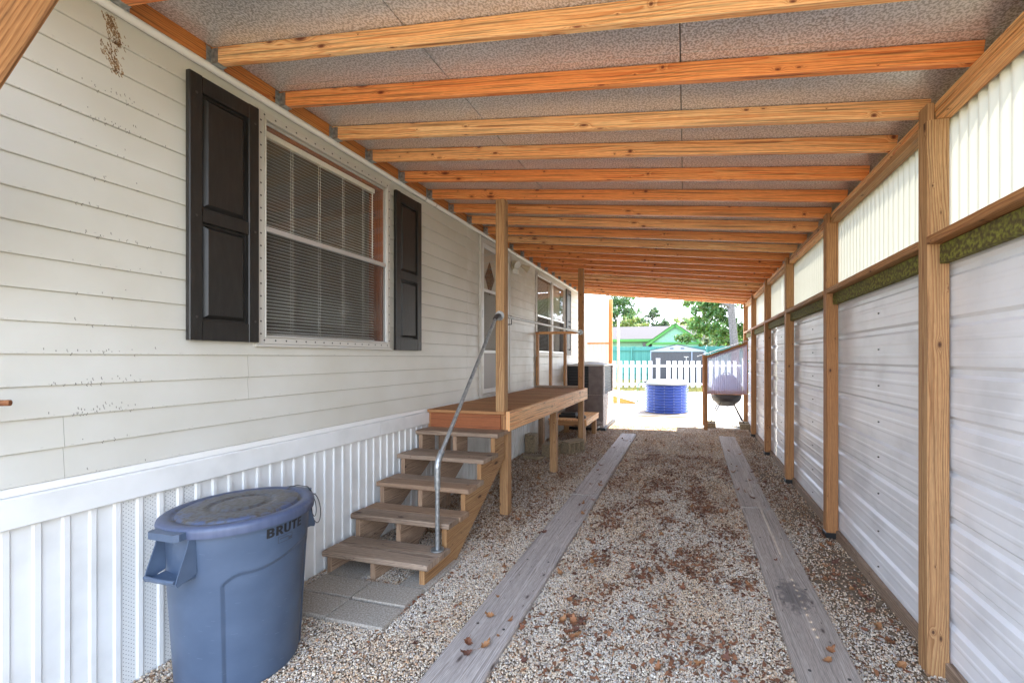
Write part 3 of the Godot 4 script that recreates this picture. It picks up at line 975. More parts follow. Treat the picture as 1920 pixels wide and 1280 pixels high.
func carport() -> void:
	var c := thing("carport", "lean-to timber carport with orange rafters and white metal side wall", "carport", P(1.15, 0, 5.0))
	var DN := 0.28
	var DF := 10.1
	# ledger on the house wall, in three lengths
	for s in [[-0.3, 3.4], [3.402, 6.9], [6.902, DF]]:
		bar_part(c, "ledger_board", P(WX + 0.021, 3.128, s[0]), P(WX + 0.021, 3.128, s[1]), Vector3.UP, 0.038, 0.125, M.ledger)
	# rafters with hangers
	var ds := [0.49, 0.90, 1.30, 1.709, 2.10, 2.51, 2.86, 3.26, 3.68, 4.08, 4.475]
	while ds[-1] < 9.7:
		ds.append(ds[-1] + 0.405 + rng.randf_range(-0.02, 0.02))
	ds.append(DF - 0.03)
	var hang := MB.new()
	for sx in [-1, 1]:
		hang.box(P(0.0, -0.004, sx * 0.0215 - 0.001), P(0.05, 0.075, sx * 0.0215 + 0.001), 0.0003)
		hang.box(P(0.0, -0.004, sx * 0.0225), P(0.002, 0.085, sx * 0.045), 0.0003)
	hang.box(P(0.0, -0.0065, -0.0225), P(0.055, -0.0045, 0.0225), 0.0003)
	hang.prism(PackedVector2Array([Vector2(0.002, -0.006), Vector2(0.055, -0.006), Vector2(0.002, 0.05)]), P(0, 0, -0.0235), Vector3.RIGHT, Vector3.UP, P(0, 0, 0.001))
	var hm := hang.mesh()
	var i := 0
	var tone := [0, 2, 1, 2, 1, 2, 0, 1, 1, 3, 0]
	for d in ds:
		var xl := WX + 0.041
		var xe: float = xr(d) + 0.062
		var ya := rb(xl) + 0.0445
		var yb := rb(xe) + 0.0445
		var m: Material = M.rafter[tone[i]] if i < tone.size() else pick(M.rafter)
		var wob := rng.randf_range(-0.006, 0.006)
		var r := bar_part(c, "rafter", P(xl, ya, d), P(xe, yb, d + wob), Vector3.UP, 0.038, 0.089, m, 0.005)
		part(r, "joist_hanger", hm, M.galv, P(xl, rb(xl), d))
		i += 1
	# foil boards on the rafters
	var up := Vector3(0.1028, 1, 0).normalized()
	for s in [[WX + 0.005, -1.254], [-1.248, -0.024], [-0.018, 99.0]]:
		var q := DN
		var first: bool = true
		while q < DF:
			var e := minf(q + (2.44 if not first else 1.75), DF + 0.02)
			first = false
			var right: float = s[1] if s[1] < 50.0 else xr(e) + 0.13
			var xm: float = (s[0] + right) * 0.5
			var wd: float = (right - s[0]) * 1.0053
			var mb := MB.new()
			var y := rb(xm) + 0.0895 + 0.0075
			mb.bar(P(xm, y, q), P(xm, y, e - 0.004), up, wd, 0.012, 0.001)
			part(c, "ceiling_board", mb.mesh(), M.foil)
			q = e
	# metal roofing over it
	var q2 := DN - 0.1
	while q2 < DF:
		var e2 := minf(q2 + 0.92, DF + 0.08)
		var xe2 := xr(e2) + 0.16
		var xm2 := (WX + xe2) * 0.5
		bar_part(c, "roof_sheet", P(xm2, rb(xm2) + 0.125, q2), P(xm2, rb(xm2) + 0.125, e2 - 0.002), up, (xe2 - WX) * 1.0053, 0.006, M.galv, 0.001)
		q2 = e2
	# right wall: posts, plates, rails
	var pd := [0.88, 2.42, 4.01, 5.62, 7.17, 8.76, 10.05]
	for k in pd.size():
		var d: float = pd[k]
		var x := xr(d)
		var foot := 0.055 if k >= 2 else -0.05
		var mm: Material = [M.post[0], M.post[0], M.post[1], M.post[2], M.post[1], M.post[2], M.post[1]][k]
		var p := bar_part(c, "post", P(x + 0.0445, foot, d), P(x + 0.0445, 2.618, d), Vector3(0, 0, 1), 0.089, 0.089, mm, 0.006)
		box_part(p, "post_tongue", P(x + 0.0005, 2.6185, d - 0.040), P(x + 0.030, 2.70, d + 0.040), mm, 0.003)
		if k >= 2:
			box_part(p, "post_boot", P(x - 0.004, -0.03, d - 0.049), P(x + 0.093, 0.054, d + 0.049), M.black, 0.004)
	for k in pd.size() - 1:
		var a: float = pd[k] + 0.0455
		var b: float = pd[k + 1] - 0.0455
		var pm: Material = pick(M.plate)
		# double top plate
		bar_part(c, "top_plate", P(xr(a) + 0.0665, 2.638, a - 0.09), P(xr(b) + 0.0665, 2.638, b - 0.0), Vector3.UP, 0.066, 0.037, pm, 0.004)
		bar_part(c, "top_plate", P(xr(a) + 0.062, 2.6775, a - 0.09), P(xr(b) + 0.062, 2.6775, b - 0.0), Vector3.UP, 0.062, 0.037, pick(M.plate), 0.004)
		# rail laid flat and the mossy board behind and under it
		bar_part(c, "mid_rail", P(xr(a) + 0.040, 2.052, a), P(xr(b) + 0.040, 2.052, b), Vector3.UP, 0.089, 0.038, M.post[(k + 1) % 3], 0.004)
		bar_part(c, "backing_board", P(xr(a) + 0.0665, 1.985, a), P(xr(b) + 0.0665, 1.985, b), Vector3.UP, 0.038, 0.089, M.moss, 0.003)
		bar_part(c, "fascia_board", P(xr(a) + 0.1325, rb(xr(a) + 0.12) + 0.008, a - 0.0465), P(xr(b) + 0.1325, rb(xr(b) + 0.12) + 0.008, b + 0.0445), Vector3.UP, 0.02, 0.16, M.plate[k % 2], 0.003)
		bar_part(c, "bottom_board", P(xr(a) + 0.085, 0.035, a), P(xr(b) + 0.085, 0.035, b), Vector3.UP, 0.03, 0.09, M.tread[1], 0.003)
	# clear corrugated panels, outside the posts
	var cd := [0.0, 1.62, 3.22, 4.82, 6.4, 7.95, 9.0, 10.12]
	for k in cd.size() - 1:
		var mb := MB.new()
		var pr := []
		var a: float = cd[k]
		var b: float = cd[k + 1] - 0.001
		var n := int((b - a) / 0.067 * 10)
		for j in n + 1:
			var d := lerpf(a, b, float(j) / n)
			var ph := fposmod(d / 0.067, 1.0)
			pr.append(P(xr(d) + 0.1095 + 0.0095 * sin(TAU * ph) + (0.0006 if k % 2 else 0.0), 2.0, d))
		mb.sweep(pr, Vector3(0, 0.66, 0), true)
		part(c, "clear_panel", mb.mesh(), M.clear)
	# ribbed metal sheets laid sideways
	for row in 2:
		var y0: float = [0.045, 0.985][row]
		var y1: float = [1.0, 2.008][row]
		var ribs := [[0.26, 0.49, 0.735, 0.972], [1.20, 1.435, 1.67, 1.905]][row] as Array
		for s in [[-0.1, 3.3], [3.296, 6.8], [6.796, 10.12]]:
			var off: float = 0.0012 if row == 1 else 0.0
			if s[0] > 3.0 and s[0] < 5.0: off += 0.0024
			var prof := rib_profile(y0, y1 - (0.006 if row == 1 and s[0] > 3.0 and s[0] < 5.0 else 0.0), ribs)
			var mb := MB.new()
			var pr := []
			for p in prof:
				pr.append(P(xr(s[0]) + 0.101 + p.x + off, p.y, s[0]))
			mb.sweep(pr, P(xr(s[1]) - xr(s[0]), 0, s[1] - s[0]), false, Vector3.LEFT)
			var ws := part(c, "wall_sheet", mb.mesh(), M.metal_wall)
			var sw := MB.new()
			for dq in [1.65, 3.2, 4.8, 6.4, 7.95, 9.4]:
				if dq > s[0] and dq < s[1]:
					for rq in ribs:
						if rq - 0.115 > y0:
							sw.tube([P(xr(dq) + 0.1045 + off, rq - 0.115, dq), P(xr(dq) + 0.093 + off, rq - 0.115, dq)], 0.005, 6)
			meta(part(ws, "screw_heads", sw.mesh(), M.screw), "", "", "", "stuff")
	# knee brace at the open end near the house
	bar_part(c, "corner_brace", P(-2.36, 1.81, 0.66), P(-1.625, 2.975, 0.86), Vector3(-0.1, 0.1, 1), 0.14, 0.089, M.post[1], 0.008)
	bar_part(c, "post", P(-2.392, 0.0, 0.62), P(-2.392, 3.03, 0.62), Vector3(0, 0, 1), 0.089, 0.089, M.post[0], 0.006)

func rib_profile(y0: float, y1: float, ribs: Array) -> Array:
	var pr := [Vector2(0, y0)]
	for k in ribs.size():
		var r: float = ribs[k]
		var prev: float = ribs[k - 1] if k > 0 else y0 - 0.02
		for f in [0.33, 0.66]:
			var ym := lerpf(prev, r, f)
			if ym > y0 + 0.03:
				pr.append_array([Vector2(0, ym - 0.014), Vector2(-0.0022, ym - 0.006), Vector2(-0.0022, ym + 0.006), Vector2(0, ym + 0.014)])
		# seen from inside, the major rib is a groove with a flat bottom
		pr.append_array([Vector2(0, r - 0.028), Vector2(0.016, r - 0.012), Vector2(0.016, r + 0.012), Vector2(0, minf(r + 0.028, y1))])
	if pr[-1].y < y1 - 0.001:
		var r2: float = ribs[-1]
		pr.append(Vector2(0, y1))
	return pr

# ---------------------------------------------------------------- porch, stairs, hand rail
func porch() -> void:
	var p := thing("wooden_porch", "weathered wooden porch with five open steps beside the house", "porch", P(-2.03, 0, 4.8))
	var X0 := -2.452
	var X1 := -1.60
	# deck boards across
	var d := 3.665
	while d < 6.9:
		box_part(p, "deck_board", P(X0 + 0.015, 0.970, d), P(X1 - 0.022, 0.9985 + rng.randf_range(-0.001, 0.001), d + 0.137), pick(M.deck), 0.004)
		d += 0.1405
	box_part(p, "rim_board", P(X1 - 0.021, 0.815, 3.70), P(X1 + 0.017, 0.998, 6.99), M.rafter[2], 0.003)
	box_part(p, "rim_board", P(X0 + 0.035, 0.80, 3.695), P(X1 - 0.075, 0.966, 3.733), M.red, 0.003)
	box_part(p, "rim_board", P(X1 - 0.072, 0.80, 3.70), P(X1 - 0.024, 0.966, 3.745), M.deck[1], 0.003)
	box_part(p, "rim_board", P(X0 + 0.005, 0.80, 3.695), P(X0 + 0.033, 0.966, 3.75), M.deck[1], 0.003)
	box_part(p, "rim_board", P(X0 + 0.02, 0.80, 6.93), P(X1 - 0.024, 0.966, 6.968), M.deck[0], 0.003)
	box_part(p, "joist", P(X0 + 0.02, 0.80, 3.76), P(X0 + 0.058, 0.966, 6.92), M.deck[0], 0.003)
	# supports
	for a in [[-1.665, 3.79], [-1.668, 5.36], [-1.668, 6.88]]:
		box_part(p, "leg", P(a[0] - 0.0445, -0.04, a[1] - 0.0445), P(a[0] + 0.0435, 0.968, a[1] + 0.0445), M.post[0], 0.004)
	box_part(p, "leg", P(-2.40, -0.04, 6.82), P(-2.311, 0.79, 6.909), M.tread[2], 0.004)
	box_part(p, "leg", P(-2.40, -0.04, 3.80), P(-2.311, 0.79, 3.889), M.tread[2], 0.004)
	# roof posts standing on the deck
	var yt := rb(-1.668) - 0.003
	box_part(p, "roof_post", P(-1.712, 1.0, 3.665), P(-1.623, yt, 3.754), M.post[0], 0.005)
	box_part(p, "roof_post", P(-1.712, 1.0, 6.84), P(-1.623, yt, 6.929), M.post[2], 0.005)
	# railing frame across the far end
	for x in [-2.435, -2.20, -1.945]:
		box_part(p, "railing_stud", P(x - 0.019, 1.04, 6.845), P(x + 0.019, 1.904, 6.925), M.post[2], 0.003)
	box_part(p, "railing_cap", P(-2.455, 1.905, 6.838), P(-1.714, 1.943, 6.927), M.plate[1], 0.003)
	box_part(p, "railing_sole", P(-2.44, 1.001, 6.84), P(-1.714, 1.038, 6.925), M.tread[0], 0.003)
	# stringers
	var fronts := [2.40, 2.665, 2.93, 3.195, 3.455]
	for x in [-2.385, -2.03, -1.652]:
		var poly := PackedVector2Array()
		poly.append(Vector2(2.425, 0.0))
		for k in 5:
			poly.append(Vector2(fronts[k] + 0.025, 0.166 * (k + 1) - 0.041))
			poly.append(Vector2((fronts[k + 1] if k < 4 else 3.69) + 0.025 - (0.03 if k == 4 else 0.0), 0.166 * (k + 1) - 0.041))
		poly.append(Vector2(3.685, 0.56))
		poly.append(Vector2(2.80, 0.0))
		var mb := MB.new()
		mb.prism(poly, Vector3(x - 0.019, 0, 0), Vector3(0, 0, -1), Vector3.UP, Vector3(0.038, 0, 0), rng)
		part(p, "stringer", mb.mesh(), M.stringer if x > -1.7 else M.tread[2])
	# treads of two boards each
	for k in 5:
		var y := 0.166 * (k + 1)
		var f: float = fronts[k]
		var xo := rng.randf_range(-0.006, 0.006)
		box_part(p, "tread_board", P(-2.425 + xo, y - 0.038, f), P(-1.598 + xo, y, f + 0.138), M.tread[(k) % 3], 0.006)
		box_part(p, "tread_board", P(-2.425 + xo * 0.4, y - 0.038, f + 0.147), P(-1.598 - xo, y - 0.003, f + 0.281), M.tread[(k + 1) % 3], 0.005)
	# pipe hand rail
	var hr := thing("pipe_handrail", "galvanized pipe handrail sloping from bottom step up to porch post", "handrail", P(-1.66, 0.166, 2.62))
	var up := MB.new()
	up.tube([P(-1.662, 0.172, 2.62), P(-1.662, 0.60, 2.62)], 0.0145, 12)
	part(hr, "upright", up.mesh(), M.galv)
	var cp := MB.new()
	cp.tube([P(-1.662, 0.59, 2.62), P(-1.662, 0.74, 2.62)], 0.020, 12)
	part(hr, "coupling", cp.mesh(), M.galv)
	var sl := (Vector3(P(-1.664, 1.885, 3.585)) - P(-1.662, 0.80, 2.655)).normalized()
	var elb := MB.new()
	elb.tube([P(-1.662, 0.735, 2.62), P(-1.662, 0.775, 2.625), P(-1.662, 0.805, 2.645), P(-1.662, 0.805, 2.645) + sl * 0.05], 0.0215, 12)
	part(hr, "elbow", elb.mesh(), M.galv)
	var rr := MB.new()
	rr.tube([P(-1.662, 0.805, 2.645) + sl * 0.03, P(-1.664, 1.868, 3.57)], 0.0145, 12)
	part(hr, "sloping_rail", rr.mesh(), M.galv)
	var e2 := MB.new()
	e2.tube([P(-1.664, 1.848, 3.552), P(-1.664, 1.872, 3.575), P(-1.665, 1.888, 3.61), P(-1.667, 1.892, 3.655)], 0.021, 12)
	part(hr, "elbow", e2.mesh(), M.screw)
	for f in [[P(-1.667, 1.892, 3.652), P(-1.667, 1.892, 3.664), 0.045], [P(-1.662, 0.1665, 2.62), P(-1.662, 0.176, 2.62), 0.045]]:
		var fl := MB.new()
		fl.tube([f[0], f[1]], f[2], 20)
		part(hr, "flange", fl.mesh(), M.galv)
	var g := thing("pipe_guard_rail", "level galvanized pipe rail between the two porch roof posts", "handrail", P(-1.668, 1.9, 5.3))
	var gm := MB.new()
	gm.tube([P(-1.668, 1.90, 3.756), P(-1.668, 1.925, 6.838)], 0.0145, 10)
	part(g, "pipe", gm.mesh(), M.galv)
	for f in [[P(-1.668, 1.90, 3.756), P(-1.668, 1.90, 3.766)], [P(-1.668, 1.925, 6.826), P(-1.668, 1.925, 6.838)]]:
		var fl := MB.new()
		fl.tube(f, 0.045, 20)
		part(g, "flange", fl.mesh(), M.galv)

# ---------------------------------------------------------------- trash can
func trash_can() -> void:
	var c := P(-2.10, 0.0, 1.60)
	var t := thing("trash_can", "grey-blue plastic trash can with a dirty lid against the skirting", "trash can", c)
	var pim := Image.create(512, 512, false, Image.FORMAT_RGB8)
	pim.fill(Color(0.29, 0.345, 0.425))
	var pr0 := RandomNumberGenerator.new()
	pr0.seed = 55
	var pn := FastNoiseLite.new()
	pn.seed = 71
	pn.frequency = 0.012
	pn.fractal_octaves = 5
	for y in 256:
		for x in 256:
			# four-fold blend keeps the tile seamless
			var fx := x / 256.0
			var fy := y / 256.0
			var q := lerpf(lerpf(pn.get_noise_2d(x, y), pn.get_noise_2d(x - 256, y), fx), lerpf(pn.get_noise_2d(x, y - 256), pn.get_noise_2d(x - 256, y - 256), fx), fy)
			pim.fill_rect(Rect2i(x * 2, y * 2, 2, 2), Color(0.29 + q * 0.07, 0.345 + q * 0.07, 0.425 + q * 0.07))
	for k in 150:
		var px := pr0.randi_range(4, 490)
		var py := pr0.randi_range(4, 490)
		var cc := Color(0.50, 0.55, 0.62).lerp(Color(0.40, 0.45, 0.52), pr0.randf())
		if k < 26:
			var len := pr0.randi_range(4, 18)
			for j in len:
				pim.set_pixel(clampi(px + j, 0, 511), clampi(py + int(j * pr0.randf_range(0.2, 0.35)), 0, 511), cc)
		else:
			pim.set_pixel(px, py, cc)
	var plastic := tri_mat(ImageTexture.create_from_image(pim), 0.6, 0.4)
	# body: round, upper band, with recessed fields below an S-shaped line
	var nseg := 240
	var hs := []
	for i in 97:
		hs.append(0.755 * i / 96.0)
	var edge := func(an: float) -> float:
		# height of the line under the upper band; the fields face +x and -x, the handles +z and -z
		var w := absf(wrapf(an, -PI / 2, PI / 2))   # 0 at +-x
		var side := wrapf(an, -PI / 2, PI / 2)
		if w > 0.90:
			return -1.0
		return 0.574 + 0.022 * sin(side * -3.2) - 0.05 * pow(clampf((w - 0.62) / 0.28, 0.0, 1.0), 2.0)
	var pos := func(i: int, k: int) -> Vector3:
		var an := TAU * k / nseg
		var y: float = hs[i]
		var rad := 0.243 + (0.283 - 0.243) * (y / 0.755)
		var e: float = edge.call(an)
		if e > 0.0:
			rad -= 0.010 * (1.0 - smoothstep(e - 0.010, e + 0.002, y))
		if y < 0.02:
			rad -= 0.012 * (1.0 - y / 0.02)
		return c + Vector3(cos(an) * rad, y, sin(an) * rad)
	var mb := MB.new()
	var nrm := func(i: int, k: int) -> Vector3:
		var a: Vector3 = pos.call(maxi(i - 1, 0), k)
		var b: Vector3 = pos.call(mini(i + 1, 96), k)
		var l: Vector3 = pos.call(i, (k + nseg - 1) % nseg)
		var r: Vector3 = pos.call(i, (k + 1) % nseg)
		var m := (b - a).cross(r - l).normalized()
		var out: Vector3 = pos.call(i, k) - c
		return m if m.dot(Vector3(out.x, 0, out.z)) > 0 else -m
	var pp := []
	var nn := []
	for i in 97:
		var rp := []
		var rn := []
		for k in nseg:
			rp.append(pos.call(i, k))
			rn.append(nrm.call(i, k))
		pp.append(rp)
		nn.append(rn)
	for i in 96:
		for k in nseg:
			var k2 := (k + 1) % nseg
			mb.quadn(pp[i][k], pp[i + 1][k], pp[i + 1][k2], pp[i][k2], nn[i][k], nn[i + 1][k], nn[i + 1][k2], nn[i][k2])
	mb.disc(c + Vector3(0, 0.004, 0), 0.235, 48, Vector3.DOWN)
	part(t, "body", mb.mesh(), plastic)
	# lid: rim skirt, rolled edge, stepped top
	var lid := MB.new()
	lid.lathe(c, [Vector2(0.288, 0.738), Vector2(0.305, 0.738), Vector2(0.307, 0.765), Vector2(0.304, 0.776), Vector2(0.295, 0.783), Vector2(0.283, 0.785), Vector2(0.262, 0.784), Vector2(0.256, 0.778), Vector2(0.244, 0.777), Vector2(0.238, 0.786), Vector2(0.232, 0.789), Vector2(0.15, 0.792), Vector2(0.135, 0.792), Vector2(0.130, 0.786), Vector2(0.108, 0.786), Vector2(0.102, 0.792), Vector2(0.09, 0.794), Vector2(0.0, 0.796)], 72, 0.55)
	var lidm := tri_mat(noise_tex(0.03, 512, [[0.0, Color(0.36, 0.40, 0.55)], [0.5, Color(0.385, 0.425, 0.585)], [1.0, Color(0.41, 0.45, 0.60)]], 72, 5), 0.5, 0.42)
	lidm.uv1_triplanar = false
	lidm.uv1_world_triplanar = false
	lidm.albedo_texture = lid_texture()
	lidm.uv1_scale = Vector3.ONE
	# planar uv of the lid from above, in its own 0.62 m square
	for i in lid.v.size():
		var q := lid.v[i] - c
		lid.uv[i] = Vector2(0.5 + q.x / 0.62, 0.5 + q.z / 0.62)
	part(t, "lid", lid.mesh(), lidm)
	# handles: pocket with two cheeks, floor lip and a cover tab of the lid
	for s in [1.0, -1.0]:
		var hb := MB.new()
		# local frame: ox outward (towards -d for s=1), across = x
		var ox := Vector3(0, 0, s)
		var ax := Vector3(1, 0, 0)
		var o := c
		for w in [-1.0, 1.0]:
			var poly := PackedVector2Array([Vector2(0.262, 0.735), Vector2(0.292, 0.735), Vector2(0.300, 0.70), Vector2(0.332, 0.60), Vector2(0.340, 0.572), Vector2(0.334, 0.560), Vector2(0.262, 0.585)])
			hb.prism(poly, o + ax * (w * 0.088 - (0.0 if w > 0 else 0.006)), ox, Vector3.UP, ax * 0.006)
		hb.prism(PackedVector2Array([Vector2(-0.0882, 0.0), Vector2(0.0882, 0.0), Vector2(0.0882, 0.078), Vector2(-0.0882, 0.078)]), o + ox * 0.262 + Vector3(0, 0.567, 0), ax, ox, Vector3(0, 0.007, 0))
		var gp := []
		for k in 9:
			var a := (k / 8.0 - 0.5) * 0.172
			gp.append(o + ax * a + ox * (0.337 + 0.006 * (1.0 - pow(a / 0.086, 2))) + Vector3(0, 0.582, 0))
		hb.tube(gp, 0.0085, 8)
		part(t, "handle", hb.mesh(), plastic)
		var tab := MB.new()
		tab.prism(PackedVector2Array([Vector2(-0.082, 0.285), Vector2(-0.086, 0.322), Vector2(-0.072, 0.336), Vector2(0.072, 0.336), Vector2(0.086, 0.322), Vector2(0.082, 0.285)]), o + Vector3(0, 0.742, 0), ax, ox, Vector3(0, 0.030, 0))
		part(t, "lid_tab", tab.mesh(), plastic)
	# dark lettering on the side facing +x, bent around the body
	var txt := TextMesh.new()
	var font := SystemFont.new()
	font.font_names = PackedStringArray(["Droid Sans"])
	font.font_weight = 800
	txt.font = font
	txt.text = "BRUTE"
	txt.font_size = 64
	txt.pixel_size = 0.042 / 46.0
	txt.depth = 0.001
	# heavy strokes: the letters are laid three times, slightly apart
	var lt := part(t, "lettering", bend_text(txt.get_mesh_arrays(), c, 0.699, 1.04, -0.002, 0.0008), M.black)
	part(lt, "stroke", bend_text(txt.get_mesh_arrays(), c, 0.699, 1.04, -0.010, 0.0011), M.black)
	part(lt, "stroke", bend_text(txt.get_mesh_arrays(), c, 0.7005, 1.04, -0.006, 0.0014), M.black)
	var lg := MB.new()
	frame_on_can(lg, c, 0.654, 0.032, 0.074, -0.02)
	part(t, "logo_plate", lg.mesh(), mat(0.05, 0.06, 0.08, 0.5))
	# thin black cord looped through the far handle
	var cd := MB.new()
	var pts := []
	for k in 25:
		var f := k / 24.0
		var an := f * TAU
		pts.append(c + Vector3(0.10 + 0.035 * sin(an) + 0.02 * f, 0.665 + 0.085 * cos(an), -0.315 - 0.02 * sin(an * 0.5)))
	cd.tube(pts, 0.0022, 6)
	var p2 := []
	for k in 25:
		var f := k / 24.0
		var an := f * TAU
		p2.append(c + Vector3(0.085 + 0.02 * sin(an), 0.68 + 0.068 * cos(an), -0.312 - 0.03 * sin(an * 0.5)))
	cd.tube(p2, 0.0022, 6)
	cd.tube([c + Vector3(0.02, 0.80, -0.24), c + Vector3(0.05, 0.805, -0.265), c + Vector3(0.10, 0.795, -0.285), c + Vector3(0.105, 0.75, -0.312)], 0.0025, 6)
	part(t, "tie_cord", cd.mesh(), M.black)

func bend_text(arr: Array, c: Vector3, y: float, sx: float, zoff: float, lift: float) -> ArrayMesh:
	var vs: PackedVector3Array = arr[Mesh.ARRAY_VERTEX]
	var ns: PackedVector3Array = arr[Mesh.ARRAY_NORMAL]
	var nv := PackedVector3Array()
	var n2 := PackedVector3Array()
	for i in vs.size():
		var rad := 0.243 + 0.04 * ((y + vs[i].y) / 0.755) + lift + vs[i].z
		var an := -(vs[i].x * sx) / 0.28 - zoff
		nv.append(c + Vector3(cos(an) * rad, y + vs[i].y, sin(an) * rad))
		n2.append(Vector3(cos(an) * ns[i].z + sin(an) * ns[i].x, ns[i].y, sin(an) * ns[i].z - cos(an) * ns[i].x).normalized())
	arr[Mesh.ARRAY_VERTEX] = nv
	arr[Mesh.ARRAY_NORMAL] = n2
	arr[Mesh.ARRAY_TANGENT] = null
	var m := ArrayMesh.new()
	m.add_surface_from_arrays(Mesh.PRIMITIVE_TRIANGLES, arr)
	return m

func frame_on_can(mb: MB, c: Vector3, y: float, hh: float, ww: float, zoff: float) -> void:
	# thin outlined plate with a wedge, bent around the body
	var pt := func(a: float, yy: float, o: float) -> Vector3:
		var rad: float = 0.243 + 0.04 * (yy / 0.755) + o
		var an: float = -a / 0.28 - zoff
		return c + Vector3(cos(an) * rad, yy, sin(an) * rad)
	var rect := func(a0: float, a1: float, y0: float, y1: float) -> void:
		var ns := maxi(1, int((a1 - a0) / 0.008))
		for q in ns:
			var b0 := lerpf(a0, a1, float(q) / ns)
			var b1 := lerpf(a0, a1, float(q + 1) / ns)
			mb.quad(pt.call(b0, y0, 0.0012), pt.call(b1, y0, 0.0012), pt.call(b1, y1, 0.0012), pt.call(b0, y1, 0.0012), c + Vector3(0, y, 0))
	var a0 := -ww / 2
	var a1 := ww / 2
	rect.call(a0, a1, y - hh / 2, y - hh / 2 + 0.003)
	rect.call(a0, a1, y + hh / 2 - 0.003, y + hh / 2)
	rect.call(a0, a0 + 0.003, y - hh / 2, y + hh / 2)
	rect.call(a1 - 0.003, a1, y - hh / 2, y + hh / 2)
	rect.call(a0 + 0.008, a1 - 0.02, y + 0.001, y + 0.006)
	rect.call(a1 - 0.022, a1 - 0.002, y - hh / 2, y)

func lid_texture() -> ImageTexture:
	var N := 512
	var im := Image.create(N, N, false, Image.FORMAT_RGB8)
	var f := FastNoiseLite.new()
	f.seed = 8
	f.frequency = 0.012
	f.fractal_octaves = 5
	var g := FastNoiseLite.new()
	g.seed = 18
	g.frequency = 0.045
	g.fractal_octaves = 4
	for y in N:
		for x in N:
			var r := Vector2(x - 256, y - 256).length() / 256.0
			var a := f.get_noise_2d(x, y)
			var b := g.get_noise_2d(x, y)
			var base := Color(0.295 + b * 0.03, 0.33 + b * 0.03, 0.425 + b * 0.03)
			# caked dirt lies inside the raised ring, with a ragged outline and clumps
			var k := clampf((0.78 + a * 0.22 + b * 0.14 - r) * 9.0, 0.0, 1.0) * clampf(0.80 + b * 0.5 + a * 0.3, 0.25, 1.0)
			var dirt := Color(0.345, 0.33, 0.31).lerp(Color(0.24, 0.205, 0.17), clampf(b * 1.8, 0.0, 1.0)).lerp(Color(0.42, 0.41, 0.39), clampf(-b * 1.8 - 0.1, 0.0, 1.0))
			im.set_pixel(x, y, base.lerp(dirt, k))
	return ImageTexture.create_from_image(im)

# ---------------------------------------------------------------- planks on the ground
func ground_planks() -> void:
	var defs := [
		[P(-1.03, 0.012, 0.46), P(-1.038, 0.012, 4.44), "weathered grey plank in the gravel beside the bottom step", 0],
		[P(-1.040, 0.018, 4.45), P(-1.06, 0.012, 8.29), "weathered grey plank in the gravel running past the porch legs", 0],
		[P(0.610, 0.010, 0.55), P(0.682, 0.012, 4.49), "weathered grey plank along the metal wall with a dark stain", 1],
		[P(0.672, 0.016, 4.50), P(0.752, 0.012, 8.49), "weathered grey plank along the metal wall ending near the grill", 1],
	]
	for a in defs:
		var o := thing("ground_plank", a[2], "plank", (a[0] + a[1]) * 0.5 * Vector3(1, 0, 1), "planks laid in the gravel")
		if a[2].ends_with("stain"):
			var sb := MB.new()
			sb.bar(a[0], a[1], Vector3.UP, 0.284, 0.042, 0.006)
			part(o, "board", sb.mesh(), M.stained)
		else:
			bar_part(o, "board", a[0], a[1], Vector3.UP, 0.284, 0.042, M.plank[a[3]], 0.006)
		var dir: Vector3 = (a[1] - a[0]).normalized()
		var side := dir.cross(Vector3.UP)
		var L: float = (a[1] - a[0]).length()
		var sc := MB.new()
		var q := 0.12
		while q < L:
			for s in [-0.075, 0.085]:
				var c: Vector3 = a[0] + dir * (q + rng.randf_range(-0.02, 0.02)) + side * s + Vector3(0, 0.0212, 0)
				sc.tube([c, c + Vector3(0, 0.0015, 0)], 0.008, 8)
			q += 0.78
		meta(part(o, "screw_heads", sc.mesh(), M.screw), "", "", "", "stuff")

